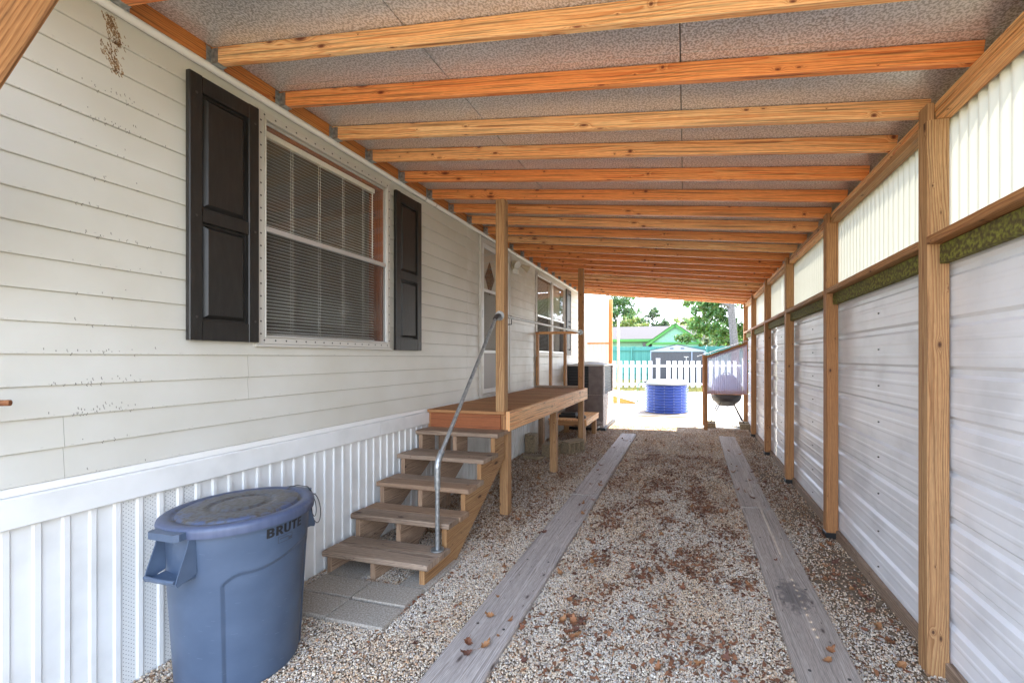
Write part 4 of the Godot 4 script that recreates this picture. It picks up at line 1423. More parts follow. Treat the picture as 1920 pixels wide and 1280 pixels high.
# ---------------------------------------------------------------- small things by the house
func small_things() -> void:
	# pavers at the foot of the steps
	var pav := [[-2.36, 1.985, -1.99, 2.174, 0.002], [-1.978, 1.98, -1.60, 2.172, -0.003], [-2.37, 2.186, -1.995, 2.383, 0.0], [-1.983, 2.184, -1.606, 2.383, 0.003], [-2.37, 2.392, -2.10, 2.77, -0.004], [-1.80, 2.392, -1.595, 2.79, 0.0]]
	var labs := ["grey concrete paver at the front corner of the step landing, beside the trash can", "grey concrete paver at the outer front corner of the step landing by the gravel", "grey concrete paver before the bottom step, on the side of the skirting", "grey concrete paver before the bottom step, on the side of the gravel", "grey concrete paver under the bottom step beside the skirting", "grey concrete paver poking out under the outer stair stringer"]
	for i in pav.size():
		var a: Array = pav[i]
		var mb := MB.new()
		mb.box(P(a[0], -0.03, a[1]), P(a[2], 0.028 + a[4], a[3]), 0.006)
		solo("paver", mb.mesh(), M.concrete, labs[i], "paver", Vector3.ZERO, "pavers under the steps")
	# rusty pipe stub
	var st := thing("pipe_stub", "rusty threaded pipe end sticking out of the siding", "pipe", P(-2.46, 1.345, 0.945))
	var sm := MB.new()
	sm.tube([P(-2.48, 1.345, 0.78), P(-2.35, 1.343, 0.895), P(-2.30, 1.342, 0.94)], 0.011, 10)
	part(st, "pipe", sm.mesh(), M.rust)
	# flood light on the wall
	var fl := thing("flood_light", "twin-head beige motion flood light on the siding beside the door", "flood light", P(-2.46, 2.83, 5.86))
	var cream := mat(0.55, 0.48, 0.34, 0.45)
	var b := MB.new()
	b.tube([P(-2.462, 2.86, 5.86), P(-2.435, 2.86, 5.86)], 0.058, 20)
	part(fl, "wall_plate", b.mesh(), cream)
	for s in [[P(-2.43, 2.86, 5.83), P(-2.37, 2.87, 5.70), P(-2.27, 2.80, 5.64)], [P(-2.43, 2.86, 5.90), P(-2.36, 2.88, 6.0), P(-2.26, 2.82, 6.08)]]:
		var a := MB.new()
		a.tube([s[0], s[1]], 0.016, 10)
		part(fl, "arm", a.mesh(), cream)
		var l := MB.new()
		var ax: Vector3 = (s[2] - s[1]).normalized()
		l.taper([s[1] - ax * 0.01, s[1] + ax * 0.03, s[1] + ax * 0.10], [0.025, 0.036, 0.058], 16)
		l.disc(s[1] - ax * 0.01, 0.025, 16, -ax)
		var hd := part(fl, "lamp_head", l.mesh(), cream)
		var g := MB.new()
		g.disc(s[1] + ax * 0.094, 0.056, 20, ax)
		part(hd, "lens", g.mesh(), mat(0.75, 0.75, 0.72, 0.15))
	var mo := MB.new()
	mo.box(P(-2.435, 2.735, 5.80), P(-2.37, 2.80, 5.88), 0.008)
	mo.tube([P(-2.42, 2.80, 5.84), P(-2.42, 2.85, 5.85)], 0.012, 8)
	part(fl, "motion_sensor", mo.mesh(), mat(0.75, 0.73, 0.68, 0.4))
	# low bench beyond the porch
	var bn := thing("low_bench", "low plywood topped bench between the porch and air conditioner", "bench", P(-2.0, 0, 7.8))
	box_part(bn, "top", P(-2.36, 0.40, 7.22), P(-1.655, 0.422, 8.34), M.rafter[2], 0.003)
	box_part(bn, "apron", P(-1.695, 0.31, 7.25), P(-1.66, 0.399, 8.32), M.rafter[2], 0.003)
	box_part(bn, "apron", P(-2.34, 0.31, 7.225), P(-1.697, 0.399, 7.26), M.deck[1], 0.003)
	for a in [[-1.735, 8.26], [-2.3, 8.26], [-1.735, 7.30], [-2.3, 7.30]]:
		box_part(bn, "leg", P(a[0] - 0.0445, -0.02, a[1] - 0.0445), P(a[0] + 0.038, 0.398, a[1] + 0.0445), M.post[0], 0.003)
	var tc := thing("tool_case", "black open tool case lying on the low bench", "tool case", P(-2.0, 0.422, 7.6))
	box_part(tc, "case", P(-2.22, 0.423, 7.42), P(-1.90, 0.47, 7.72), M.black, 0.01)
	box_part(tc, "lid", P(-2.20, 0.471, 7.50), P(-1.93, 0.50, 7.74), mat(0.02, 0.02, 0.022, 0.3), 0.008)
	box_part(tc, "latch", P(-1.905, 0.49, 7.58), P(-1.885, 0.52, 7.66), M.screw, 0.004)
	var tr := thing("tool_case", "small round black power tool lying at the bench edge", "power tool", P(-1.80, 0.422, 7.45))
	var tm := MB.new()
	tm.lathe(P(-1.80, 0.423, 7.42), [Vector2(0.0, 0.0), Vector2(0.085, 0.0), Vector2(0.092, 0.02), Vector2(0.085, 0.045), Vector2(0.05, 0.055), Vector2(0.0, 0.056)], 20)
	part(tr, "housing", tm.mesh(), M.black)
	box_part(tr, "grip", P(-1.82, 0.47, 7.38), P(-1.78, 0.50, 7.52), M.screw, 0.008)
	# concrete blocks under the porch
	block("hollow concrete block with three cells showing, under the porch", P(-1.90, 0.0, 6.62), 1.15, true)
	block("hollow concrete block lying flat behind a porch leg, beside the skirting", P(-2.16, 0.0, 6.30), 1.45, true)
	var rk := MB.new()
	rk.box(P(-2.44, -0.02, 6.28), P(-2.27, 0.30, 6.46), 0.02)
	solo("concrete_block", rk.mesh(), M.block, "upright worn concrete block leaning on the skirting under the porch", "block")
	var fs := MB.new()
	fs.prism(PackedVector2Array([Vector2(0, 0), Vector2(0.22, -0.03), Vector2(0.31, 0.06), Vector2(0.24, 0.17), Vector2(0.05, 0.16), Vector2(-0.03, 0.08)]), P(-2.33, -0.01, 5.92), Vector3.RIGHT, Vector3(0, 0, -1), Vector3(0, 0.06, 0))
	solo("flat_stone", fs.mesh(), M.block, "flat grey stone lying on the leaves under the porch", "stone")
	# air conditioner
	var ac := thing("air_conditioner", "weathered taupe packaged air conditioner standing beyond the bench", "air conditioner", P(-2.0, 0, 9.25))
	var am := tri_mat(noise_tex(0.02, 256, [[0.0, Color(0.40, 0.36, 0.35)], [0.5, Color(0.45, 0.41, 0.40)], [1.0, Color(0.49, 0.45, 0.44)]], 81, 4), 0.9, 0.5)
	var worn := tri_mat(noise_tex(0.02, 512, [[0.0, Color(0.42, 0.30, 0.22)], [0.36, Color(0.52, 0.46, 0.42)], [0.46, Color(0.62, 0.58, 0.56)], [1.0, Color(0.72, 0.69, 0.67)]], 82, 6), 0.7, 0.6)
	var x0 := -2.43
	var x1 := -1.62
	box_part(ac, "base_pan", P(x0, 0.07, 8.62), P(x1, 0.20, 9.86), worn, 0.006)
	box_part(ac, "pad", P(x0 - 0.01, -0.01, 8.58), P(x1 + 0.05, 0.068, 9.95), M.black, 0.004)
	box_part(ac, "lower_cabinet", P(x0 + 0.002, 0.202, 8.605), P(x1 + 0.002, 0.742, 9.862), worn, 0.006)
	for a in [[x0 + 0.01, -2.06], [-2.055, x1 - 0.004]]:
		box_part(ac, "service_panel", P(a[0], 0.21, 8.592), P(a[1], 0.738, 8.604), am, 0.004)
	box_part(ac, "upper_cabinet", P(x0 + 0.03, 0.744, 8.66), P(x1 - 0.03, 1.33, 9.83), M.black, 0.004)
	box_part(ac, "front_panel", P(-1.93, 0.744, 8.60), P(x1 - 0.002, 1.33, 8.655), am, 0.005)
	box_part(ac, "front_panel", P(x0, 0.744, 8.60), P(x0 + 0.05, 1.33, 8.655), am, 0.005)
	box_part(ac, "corner_post", P(x1 - 0.028, 0.744, 8.658), P(x1 + 0.004, 1.33, 8.78), worn, 0.005)
	box_part(ac, "corner_post", P(x1 - 0.028, 0.744, 9.76), P(x1 + 0.004, 1.33, 9.86), worn, 0.005)
	for k in 9:
		box_part(ac, "louver", P(x0 + 0.052, 0.79 + k * 0.06, 8.63), P(-1.935, 0.80 + k * 0.06, 8.658), M.shutter, 0.002)
		box_part(ac, "louver", P(x1 - 0.028, 0.79 + k * 0.06, 8.785), P(x1 - 0.008, 0.80 + k * 0.06, 9.755), M.shutter, 0.002)
	box_part(ac, "top_cap", P(x0 - 0.015, 1.331, 8.58), P(x1 + 0.02, 1.365, 9.88), mat(0.50, 0.48, 0.46, 0.5), 0.006)
	var hump := MB.new()
	hump.lathe(P(-2.02, 1.366, 9.22), [Vector2(0.40, 0.0), Vector2(0.36, 0.012), Vector2(0.2, 0.05), Vector2(0.0, 0.06)], 28)
	part(ac, "fan_guard", hump.mesh(), mat(0.30, 0.29, 0.28, 0.6))
	var dr := MB.new()
	dr.tube([P(-1.80, 0.16, 8.58), P(-1.79, 0.10, 8.52), P(-1.74, 0.07, 8.50), P(-1.70, 0.10, 8.48), P(-1.68, 0.11, 8.47)], 0.016, 8)
	part(ac, "drain_pipe", dr.mesh(), mat(0.7, 0.7, 0.68, 0.4))
	# corrugated screen at the far corner of the house
	var sc := thing("corrugated_screen", "translucent corrugated screen between house corner and timber post behind air conditioner", "screen", P(-2.1, 0, 10.9))
	var pm := MB.new()
	var pr := []
	for i in 140:
		var x := lerpf(-2.80, -1.885, i / 139.0)
		pr.append(P(x, 0.45, 10.92 + 0.011 * sin(x * TAU / 0.11)))
	pm.sweep(pr, Vector3(0, 2.62, 0), true, Vector3(0, 0, 1))
	part(sc, "panel", pm.mesh(), M.clear)
	box_part(sc, "post", P(-1.895, 0, 10.80), P(-1.806, 3.0, 10.89), M.rafter[1], 0.004)
	box_part(sc, "rail", P(-2.47, 1.86, 10.86), P(-1.897, 1.90, 10.905), M.rafter[3], 0.003)
	box_part(sc, "edge_trim", P(-1.70, 0, 10.95), P(-1.64, 2.55, 11.0), M.skirt, 0.004)

func block(label: String, at: Vector3, turn: float, on_side: bool) -> void:
	# hollow block: two faces and webs
	var g := thing("concrete_block", label, "block", at)
	g.rotation.y = turn
	var mb := MB.new()
	var L := 0.39
	mb.box(Vector3(-L / 2, 0, -0.10), Vector3(L / 2, 0.19, -0.068), 0.005)
	mb.box(Vector3(-L / 2, 0, 0.068), Vector3(L / 2, 0.19, 0.10), 0.005)
	for x in [-0.179, -0.06, 0.06, 0.179]:
		mb.box(Vector3(x - 0.016, 0.001, -0.0675), Vector3(x + 0.016, 0.189, 0.0675), 0.004)
	var o := MeshInstance3D.new()
	o.name = "shell"
	o.mesh = mb.mesh()
	o.material_override = M.block
	g.add_child(o)
	# lie so the cells face the camera
	o.transform = Transform3D(Basis(Vector3.RIGHT, PI / 2), Vector3(0, 0.10, 0.095))

# ---------------------------------------------------------------- backyard
func backyard() -> void:
	# blue corrugated tank
	var tc := P(-0.50, 0.0, 12.05)
	var t := thing("water_tank", "round blue ribbed water tank with a pale lid on the patio", "tank", tc)
	var pr := [Vector2(0.0, 0.03), Vector2(0.56, 0.03)]
	for i in 81:
		var f := i / 80.0
		pr.append(Vector2(0.573 + 0.021 * sin(f * TAU * 10.0), 0.035 + 0.735 * f))
	pr.append(Vector2(0.565, 0.78))
	var b := MB.new()
	b.lathe(tc, pr, 64, 0.3)
	part(t, "body", b.mesh(), mat(0.028, 0.06, 0.27, 0.22))
	var ld := MB.new()
	ld.lathe(tc, [Vector2(0.58, 0.772), Vector2(0.60, 0.778), Vector2(0.60, 0.80), Vector2(0.585, 0.812), Vector2(0.50, 0.888), Vector2(0.47, 0.898), Vector2(0.0, 0.905)], 56)
	part(t, "lid", ld.mesh(), mat(0.085, 0.09, 0.09, 0.6))
	for a in [0.8, 1.2, 1.62, 2.1, 2.5]:
		var s := MB.new()
		for k in 10:
			var y := 0.072 + k * 0.0735
			s.tube([tc + Vector3(cos(a) * 0.588, y, sin(a) * 0.588), tc + Vector3(cos(a) * 0.60, y, sin(a) * 0.60)], 0.006, 6)
		meta(part(t, "bolt_row", s.mesh(), M.alu), "", "", "", "stuff")
	var hs := thing("garden_hose", "green garden hose hanging from the blue tank to the ground", "hose", tc + Vector3(-0.65, 0, 0.2))
	var hp := MB.new()
	var cv := Curve3D.new()
	for q in [tc + Vector3(-0.56, 0.84, 0.12), tc + Vector3(-0.70, 0.83, 0.14), tc + Vector3(-0.76, 0.72, 0.16), tc + Vector3(-0.77, 0.40, 0.18), tc + Vector3(-0.78, 0.15, 0.22), tc + Vector3(-0.90, 0.03, 0.40), tc + Vector3(-1.15, 0.012, 0.6), tc + Vector3(-1.55, 0.012, 0.55), tc + Vector3(-2.0, 0.012, 0.3)]:
		cv.add_point(q)
	for k in range(1, 8):
		var dv: Vector3 = (cv.get_point_position(k + 1) - cv.get_point_position(k - 1)) * 0.18
		cv.set_point_in(k, -dv)
		cv.set_point_out(k, dv)
	var pts := []
	for p in cv.tessellate(4, 4):
		pts.append(p)
	hp.tube(pts, 0.013, 8)
	part(hs, "hose", hp.mesh(), mat(0.03, 0.17, 0.06, 0.45))
	var cp := MB.new()
	cp.tube([tc + Vector3(-0.60, 0.842, 0.12), tc + Vector3(-0.52, 0.845, 0.11)], 0.02, 8)
	part(hs, "coupling", cp.mesh(), M.black)
	# brown boards under the tank
	for k in 4:
		var m := MB.new()
		m.box(P(-1.22, 0.0, 11.1 + k * 0.47), P(0.1, 0.024, 11.1 + k * 0.47 + 0.465), 0.004, rng)
		solo("platform_board", m.mesh(), M.tread[k % 3], ["brown board under the blue tank, the one closest to the carport", "brown board under the blue tank, second from the carport side", "brown board under the blue tank, second from the picket fence side", "brown board under the blue tank, the one closest to the picket fence"][k], "board", Vector3.ZERO, "boards under the tank")
	# sloping shingled ramp with yellow side
	var rp := thing("ramp", "low ramp with shingled top and yellow side next to the screen", "ramp", P(-2.1, 0, 14.8))
	var rm := MB.new()
	rm.prism(PackedVector2Array([Vector2(-3.4, 0.0), Vector2(-1.62, 0.0), Vector2(-1.62, 0.05), Vector2(-3.4, 0.52)]), P(0, 0, 14.1), Vector3.RIGHT, Vector3.UP, P(0, 0, 1.7))
	part(rp, "side_frame", rm.mesh(), mat(0.42, 0.24, 0.05, 0.7))
	var rs := MB.new()
	var rn := Vector3(0.255, 1, 0).normalized()
	for k in 9:
		var x := -3.38 + k * 0.20
		rs.bar(P(x + 0.1, 0.52 - 0.264 * (x + 3.5) + 0.012, 14.06), P(x + 0.1, 0.52 - 0.264 * (x + 3.5) + 0.012, 15.84), rn, 0.22, 0.012, 0.002)
	part(rp, "shingle_top", rs.mesh(), mat(0.30, 0.29, 0.28, 0.95))
	# picket fence
	var pf := thing("picket_fence", "white vinyl picket fence across the patio", "fence", P(-1.2, 0, 21.0))
	var wv := mat(0.72, 0.68, 0.70, 0.35)
	var fd := func(x: float) -> float: return 21.45 + 0.26 * x
	var pk := MB.new()
	pk.prism(PackedVector2Array([Vector2(-0.088, 0.06), Vector2(0.088, 0.06), Vector2(0.088, 1.35), Vector2(0.08, 1.36), Vector2(-0.08, 1.36), Vector2(-0.088, 1.35)]), Vector3(0, 0, 0.03), Vector3.RIGHT, Vector3.UP, Vector3(0, 0, -0.022))
	var pkm := pk.mesh()
	var fx := -5.6
	var fb := Basis(Vector3.UP, atan(0.26))
	while fx < 2.6:
		if absf(fx + 1.27) > 0.20:
			part(pf, "picket", pkm, wv, P(fx, 0, fd.call(fx)), fb)
		fx += 0.283
	for y in [0.22, 1.12]:
		bar_part(pf, "rail", P(-5.7, y, fd.call(-5.7) + 0.04), P(2.7, y, fd.call(2.7) + 0.04), Vector3.UP, 0.045, 0.10, wv)
	for x in [-5.75, -1.27, 2.75]:
		var ps := bar_part(pf, "post", P(x, 0, fd.call(x)), P(x, 1.45, fd.call(x)), Vector3(0, 0, 1), 0.17, 0.17, wv)
		var cpm := MB.new()
		cpm.bar(P(x, 1.451, fd.call(x)), P(x, 1.48, fd.call(x)), Vector3(0, 0, 1), 0.20, 0.20, 0.006)
		part(ps, "cap", cpm.mesh(), wv)
	# slim metal rod by the fence
	var rd := thing("garden_stake", "thin metal stake with a cross bar standing before the picket fence", "stake", P(0.05, 0, 20.9))
	var rdm := MB.new()
	rdm.tube([P(0.05, -0.02, 20.9), P(0.05, 1.55, 20.9)], 0.014, 6)
	rdm.tube([P(-0.06, 1.55, 20.9), P(0.16, 1.55, 20.9)], 0.012, 6)
	part(rd, "rod", rdm.mesh(), M.galv)
	# shed
	var sh := thing("metal_shed", "dark grey metal shed with a low gabled roof behind the pickets", "shed", P(-0.45, 0, 26.5))
	var dk := mat(0.035, 0.036, 0.042, 0.45)
	var lt := mat(0.26, 0.30, 0.38, 0.45)
	for k in 15:
		var x := -1.95 + k * 0.2
		box_part(sh, "wall_panel", P(x, 0, 25.4 + (0.012 if k % 2 else 0.0)), P(x + 0.198, 1.86, 25.45), dk, 0.004)
	box_part(sh, "side_wall", P(-1.95, 0, 25.46), P(-1.90, 1.86, 28.0), dk)
	box_part(sh, "side_wall", P(1.0, 0, 25.46), P(1.05, 1.86, 28.0), dk)
	box_part(sh, "back_wall", P(-1.89, 0, 27.95), P(0.99, 1.86, 28.0), dk)
	for x in [-1.97, 0.35, 1.03]:
		box_part(sh, "corner_trim", P(x, 0, 25.37), P(x + 0.045, 1.86, 25.395), lt, 0.004)
	var gb := MB.new()
	gb.prism(PackedVector2Array([Vector2(-1.99, 1.87), Vector2(1.09, 1.87), Vector2(1.09, 1.93), Vector2(-0.45, 2.27), Vector2(-1.99, 1.93)]), P(0, 0, 25.36), Vector3.RIGHT, Vector3.UP, P(0, 0, 0.06))
	part(sh, "gable", gb.mesh(), lt)
	for x in [-0.75, -0.15]:
		box_part(sh, "gable_vent", P(x - 0.1, 2.02, 25.345), P(x + 0.1, 2.08, 25.358), M.black)
	for s in [[-2.02, -0.45], [1.12, -0.45]]:
		var ra := P(s[0], 1.945, 25.3)
		var rfm := MB.new()
		rfm.quad(P(s[0], 1.945, 25.3), P(s[1], 2.30, 25.3), P(s[1], 2.30, 28.1), P(s[0], 1.945, 28.1), P(-0.45, 0, 26))
		part(sh, "roof_sheet", rfm.mesh(), lt)
	# teal board fence
	var tf := thing("board_fence", "tall teal board fence behind the shed", "fence", P(-1, 0, 29))
	var teal := [mat(0.055, 0.215, 0.175, 0.8), mat(0.065, 0.235, 0.19, 0.8), mat(0.05, 0.20, 0.165, 0.8)]
	var bm := MB.new()
	bm.box(P(-0.07, 0, 0), P(0.07, 2.27, 0.02), 0.002)
	var bmm := bm.mesh()
	var x := -9.0
	while x < 4.4:
		part(tf, "board", bmm, teal[rng.randi_range(0, 2)], P(x, rng.randf_range(-0.03, 0.02), 29.0))
		x += 0.146
	for y in [0.4, 1.98]:
		box_part(tf, "rail", P(-9.1, y, 28.93), P(4.4, y + 0.09, 28.985), teal[2])
	for px in [-8.6, -6.0, -3.55, -1.1, 1.3, 3.7]:
		box_part(tf, "post", P(px, 0, 28.86), P(px + 0.1, 2.25, 28.96), teal[1])
	green_house()
	grill_shelter()
	trees()
	grass_patch()

func green_house() -> void:
	var g := thing("green_house", "mint green house with bright green trim and grey shingle roof", "house", P(-2, 0, 40))
	var wall := tri_mat(noise_tex(0.03, 128, [[0.0, Color(0.46, 0.62, 0.53)], [1.0, Color(0.52, 0.68, 0.585)]], 91, 3), 1.0, 0.8)
	var trim := mat(0.075, 0.26, 0.055, 0.7)
	var roof := tri_mat(noise_tex(0.06, 256, [[0.0, Color(0.14, 0.13, 0.14)], [0.5, Color(0.21, 0.195, 0.21)], [1.0, Color(0.28, 0.265, 0.28)]], 92, 4), 1.6, 0.9)
	# main wing, ridge along x
	box_part(g, "wall", P(-12, 0, 41.0), P(1.0, 3.1, 41.2), wall)
	for k in 8:
		box_part(g, "siding_course", P(-12, 1.5 + k * 0.2, 40.96), P(-3.3, 1.69 + k * 0.2, 40.995), wall, 0.01)
	box_part(g, "fascia", P(-12.2, 3.05, 40.36), P(-2.9, 3.28, 40.42), trim)
	var rm := MB.new()
	rm.quad(P(-12.3, 3.29, 40.35), P(1.2, 3.29, 40.35), P(1.2, 4.75, 44.5), P(-12.3, 4.75, 44.5), P(-4, 0, 43))
	rm.quad(P(-12.3, 3.29, 48.6), P(1.2, 3.29, 48.6), P(1.2, 4.75, 44.5), P(-12.3, 4.75, 44.5), P(-4, 0, 45))
	part(g, "roof", rm.mesh(), roof)
	# front gable wing
	var gx := -0.85
	box_part(g, "wall", P(gx - 1.95, 0, 38.0), P(gx + 1.95, 2.75, 38.2), wall)
	box_part(g, "wall", P(gx + 1.75, 0, 38.21), P(gx + 1.95, 2.75, 41.0), wall)
	var gb := MB.new()
	gb.prism(PackedVector2Array([Vector2(gx - 2.0, 2.76), Vector2(gx + 2.0, 2.76), Vector2(gx, 4.25)]), P(0, 0, 38.02), Vector3.RIGHT, Vector3.UP, P(0, 0, 0.15))
	part(g, "gable", gb.mesh(), wall)
	for s in [-1.0, 1.0]:
		bar_part(g, "barge_board", P(gx + s * 2.45, 2.62, 37.85), P(gx, 4.37, 37.85), Vector3.UP, 0.05, 0.24, trim)
	box_part(g, "trim_band", P(gx - 2.0, 2.70, 37.9), P(gx + 2.0, 2.86, 37.99), trim)
	var r2 := MB.new()
	for s in [-1.0, 1.0]:
		r2.quad(P(gx + s * 2.55, 2.72, 37.75), P(gx, 4.52, 37.75), P(gx, 4.52, 44.0), P(gx + s * 2.55, 2.72, 44.0), P(gx, 0, 40))
	part(g, "gable_roof", r2.mesh(), roof)
	box_part(g, "window", P(-3.9, 2.2, 40.9), P(-3.0, 2.95, 40.955), mat(0.03, 0.03, 0.035, 0.2))

func grill_shelter() -> void:
	var D := 9.24
	var x0 := 0.42
	var x1 := 1.205
	var s := thing("grill_shelter", "small lean-to shelter with clear corrugated front at the wall end", "shelter", P(0.8, 0, 9.6))
	box_part(s, "post", P(x0 - 0.045, 0, D), P(x0 + 0.03, 1.56, D + 0.06), M.post[1], 0.004)
	box_part(s, "post", P(x0 - 0.045, 0, 10.02), P(x0 + 0.03, 1.56, 10.08), M.post[1], 0.004)
	bar_part(s, "bottom_rail", P(x0 + 0.032, 0.795, D + 0.02), P(x1, 0.795, D + 0.02), Vector3.UP, 0.04, 0.085, M.rafter[0])
	bar_part(s, "top_rail", P(x0 + 0.032, 1.51, D + 0.02), P(x1, 1.78, D + 0.02), Vector3.UP, 0.04, 0.085, M.post[2])
	bar_part(s, "side_rail", P(x0, 0.795, D + 0.062), P(x0, 0.795, 10.018), Vector3.UP, 0.04, 0.085, M.rafter[0])
	var rf := MB.new()
	rf.bar(P(x0 - 0.16, 1.535, 9.66), P(x1 + 0.0, 1.845, 9.66), Vector3.UP, 0.98, 0.012, 0.002)
	part(s, "roof_sheet", rf.mesh(), mat(0.55, 0.55, 0.55, 0.9))
	var pm := MB.new()
	for i in 240:
		var xa := lerpf(x0 + 0.02, x1, i / 240.0)
		var xb := lerpf(x0 + 0.02, x1, (i + 1) / 240.0)
		var za := D - 0.012 + 0.005 * sin(xa * TAU / 0.04)
		var zb := D - 0.012 + 0.005 * sin(xb * TAU / 0.04)
		var na := Vector3(0.6 * cos(xa * TAU / 0.04), 0, 1).normalized()
		var nb := Vector3(0.6 * cos(xb * TAU / 0.04), 0, 1).normalized()
		var ta := 1.51 + 0.344 * (xa - x0 - 0.03)
		var tb := 1.51 + 0.344 * (xb - x0 - 0.03)
		pm.quadn(P(xa, 0.765, za), P(xb, 0.765, zb), P(xb, tb, zb), P(xa, ta, za), na, nb, nb, na)
	var cm := StandardMaterial3D.new()
	cm.transparency = BaseMaterial3D.TRANSPARENCY_ALPHA
	cm.albedo_color = lin(0.55, 0.53, 0.74, 0.7)
	cm.roughness = 0.55
	cm.backlight_enabled = true
	cm.backlight = Color(0.74, 0.73, 0.84)
	part(s, "clear_panel", pm.mesh(), cm)
	# kettle grill on splayed legs
	var c := P(0.86, 0.0, 9.78)
	var g := thing("kettle_grill", "black faceted kettle grill on splayed legs inside the shelter", "grill", c)
	var bl := mat(0.02, 0.02, 0.021, 0.4)
	var bw := MB.new()
	bw.lathe(c, [Vector2(0.0, 0.47), Vector2(0.16, 0.475), Vector2(0.28, 0.58), Vector2(0.315, 0.66), Vector2(0.315, 0.77), Vector2(0.30, 0.77)], 10, 0.95)
	part(g, "bowl", bw.mesh(), mat(0.05, 0.05, 0.052, 0.45))
	var ldm := MB.new()
	ldm.lathe(c, [Vector2(0.32, 0.775), Vector2(0.315, 0.84), Vector2(0.27, 1.0), Vector2(0.16, 1.13), Vector2(0.0, 1.14)], 10, 0.95)
	part(g, "lid", ldm.mesh(), bl)
	var lh := MB.new()
	lh.tube([c + Vector3(-0.07, 1.13, 0.02), c + Vector3(-0.06, 1.18, 0.02), c + Vector3(0.06, 1.18, 0.02), c + Vector3(0.07, 1.13, 0.02)], 0.01, 6)
	part(g, "lid_handle", lh.mesh(), bl)
	for a in [[-0.06, 0.15, -0.34, 0.20], [0.06, 0.15, 0.34, 0.20], [-0.06, -0.15, -0.34, -0.20], [0.06, -0.15, 0.34, -0.20]]:
		var lg := MB.new()
		lg.tube([c + Vector3(a[0], 0.70, a[1] * 1.2), c + Vector3(a[2], 0.12, a[3])], 0.011, 6)
		part(g, "leg", lg.mesh(), bl)
	for a in [[-0.34, "under the grill legs by the shelter post"], [0.34, "under the grill legs by the metal wall"]]:
		for k in 2:
			var bk := MB.new()
			bk.box(c + Vector3(a[0] - 0.09 + k * 0.015, 0.0 + k * 0.061, 0.14 - k * 0.30), c + Vector3(a[0] + 0.11 + k * 0.015, 0.12, 0.26 - k * 0.30), 0.006)
			solo("concrete_block", bk.mesh(), M.block, "%s concrete block %s" % [["brown", "thin"][k], a[1]], "block")
	# cobbled path behind
	var cob := [mat(0.20, 0.19, 0.185, 0.9), mat(0.25, 0.24, 0.23, 0.9), mat(0.16, 0.155, 0.15, 0.9)]
	var pth := Node3D.new()
	pth.name = "cobble_path"
	add_child(pth)
	pth.position = P(1.2, 0, 12)
	meta(pth, "grey cobbled path leading away behind the grill", "", "", "structure")
	var cbm := MB.new()
	cbm.bar(P(0, -0.01, -0.062), P(0, -0.01, 0.062), Vector3.UP, 0.085, 0.05, 0.01)
	var cm2 := cbm.mesh()
	for i in 34:
		for j in 5:
			var dd := 9.95 + i * 0.135
			var xx := 0.86 + j * 0.095 + 0.06 * sin((dd - 10.0) * 0.8) + (0.047 if i % 2 else 0.0)
			part(pth, "cobble", cm2, cob[rng.randi_range(0, 2)], P(xx, 0, dd))

func leaf_quad(mb: MB, p: Vector3, n: Vector3, s: float, r: RandomNumberGenerator, c: Color) -> void:
	var t := n.cross(Vector3(r.randf_range(-1, 1), r.randf_range(-1, 1), r.randf_range(-1, 1))).normalized()
	var b := n.cross(t).normalized()
	mb.quadn(p - t * s, p + b * s * 0.5, p + t * s, p - b * s * 0.5, n, n, n, n)
	mb.col.append_array([c, c, c, c])

func tree(label: String, at: Vector3, trunk: Array, rads: Array, limbs: Array, blobs: Array, count: int, size: float, tone: Color, sd: int, bark: Material) -> void:
	var r := RandomNumberGenerator.new()
	r.seed = sd
	var t := thing("tree", label, "tree", at, "trees beyond the fences")
	var tp := []
	for p in trunk:
		tp.append(at + p)
	var mb := MB.new()
	mb.taper(tp, rads, 10)
	for l in limbs:
		mb.taper([at + l[0], (at + l[0]).lerp(at + l[1], 0.5) + Vector3(r.randf_range(-0.2, 0.2), 0.2, r.randf_range(-0.2, 0.2)), at + l[1]], [l[2], l[2] * 0.65, l[2] * 0.25], 7)
	part(t, "trunk", mb.mesh(), bark)
	var cm := MB.new()
	var tot := 0.0
	for b in blobs:
		tot += b[1] * b[1]
	for b in blobs:
		# twig clumps, then leaves round each clump
		var nc := maxi(4, int(26.0 * b[1] * b[1] / tot * blobs.size()))
		var per := int(count * b[1] * b[1] / tot / nc)
		for k in nc:
			var dir := Vector3(r.randfn(), r.randfn() * 0.8, r.randfn()).normalized()
			var cc: Vector3 = at + b[0] * Vector3(1, 1, -1) + dir * b[1] * pow(r.randf(), 0.45)
			var cr: float = b[1] * r.randf_range(0.18, 0.36)
			var shade := r.randf_range(1.1, 2.0)
			for i in per:
				var o := Vector3(r.randfn(), r.randfn() * 0.7, r.randfn()) * cr * 0.6
				var c := Color(tone.r * shade * r.randf_range(0.7, 1.4), tone.g * shade * r.randf_range(0.8, 1.25), tone.b * shade * r.randf_range(0.6, 1.4))
				leaf_quad(cm, cc + o, (o.normalized() + Vector3(r.randfn(), r.randfn() + 0.6, r.randfn()) * 0.7).normalized(), size * r.randf_range(0.6, 1.3), r, c)
	part(t, "crown", cm.mesh(), M.leaf)

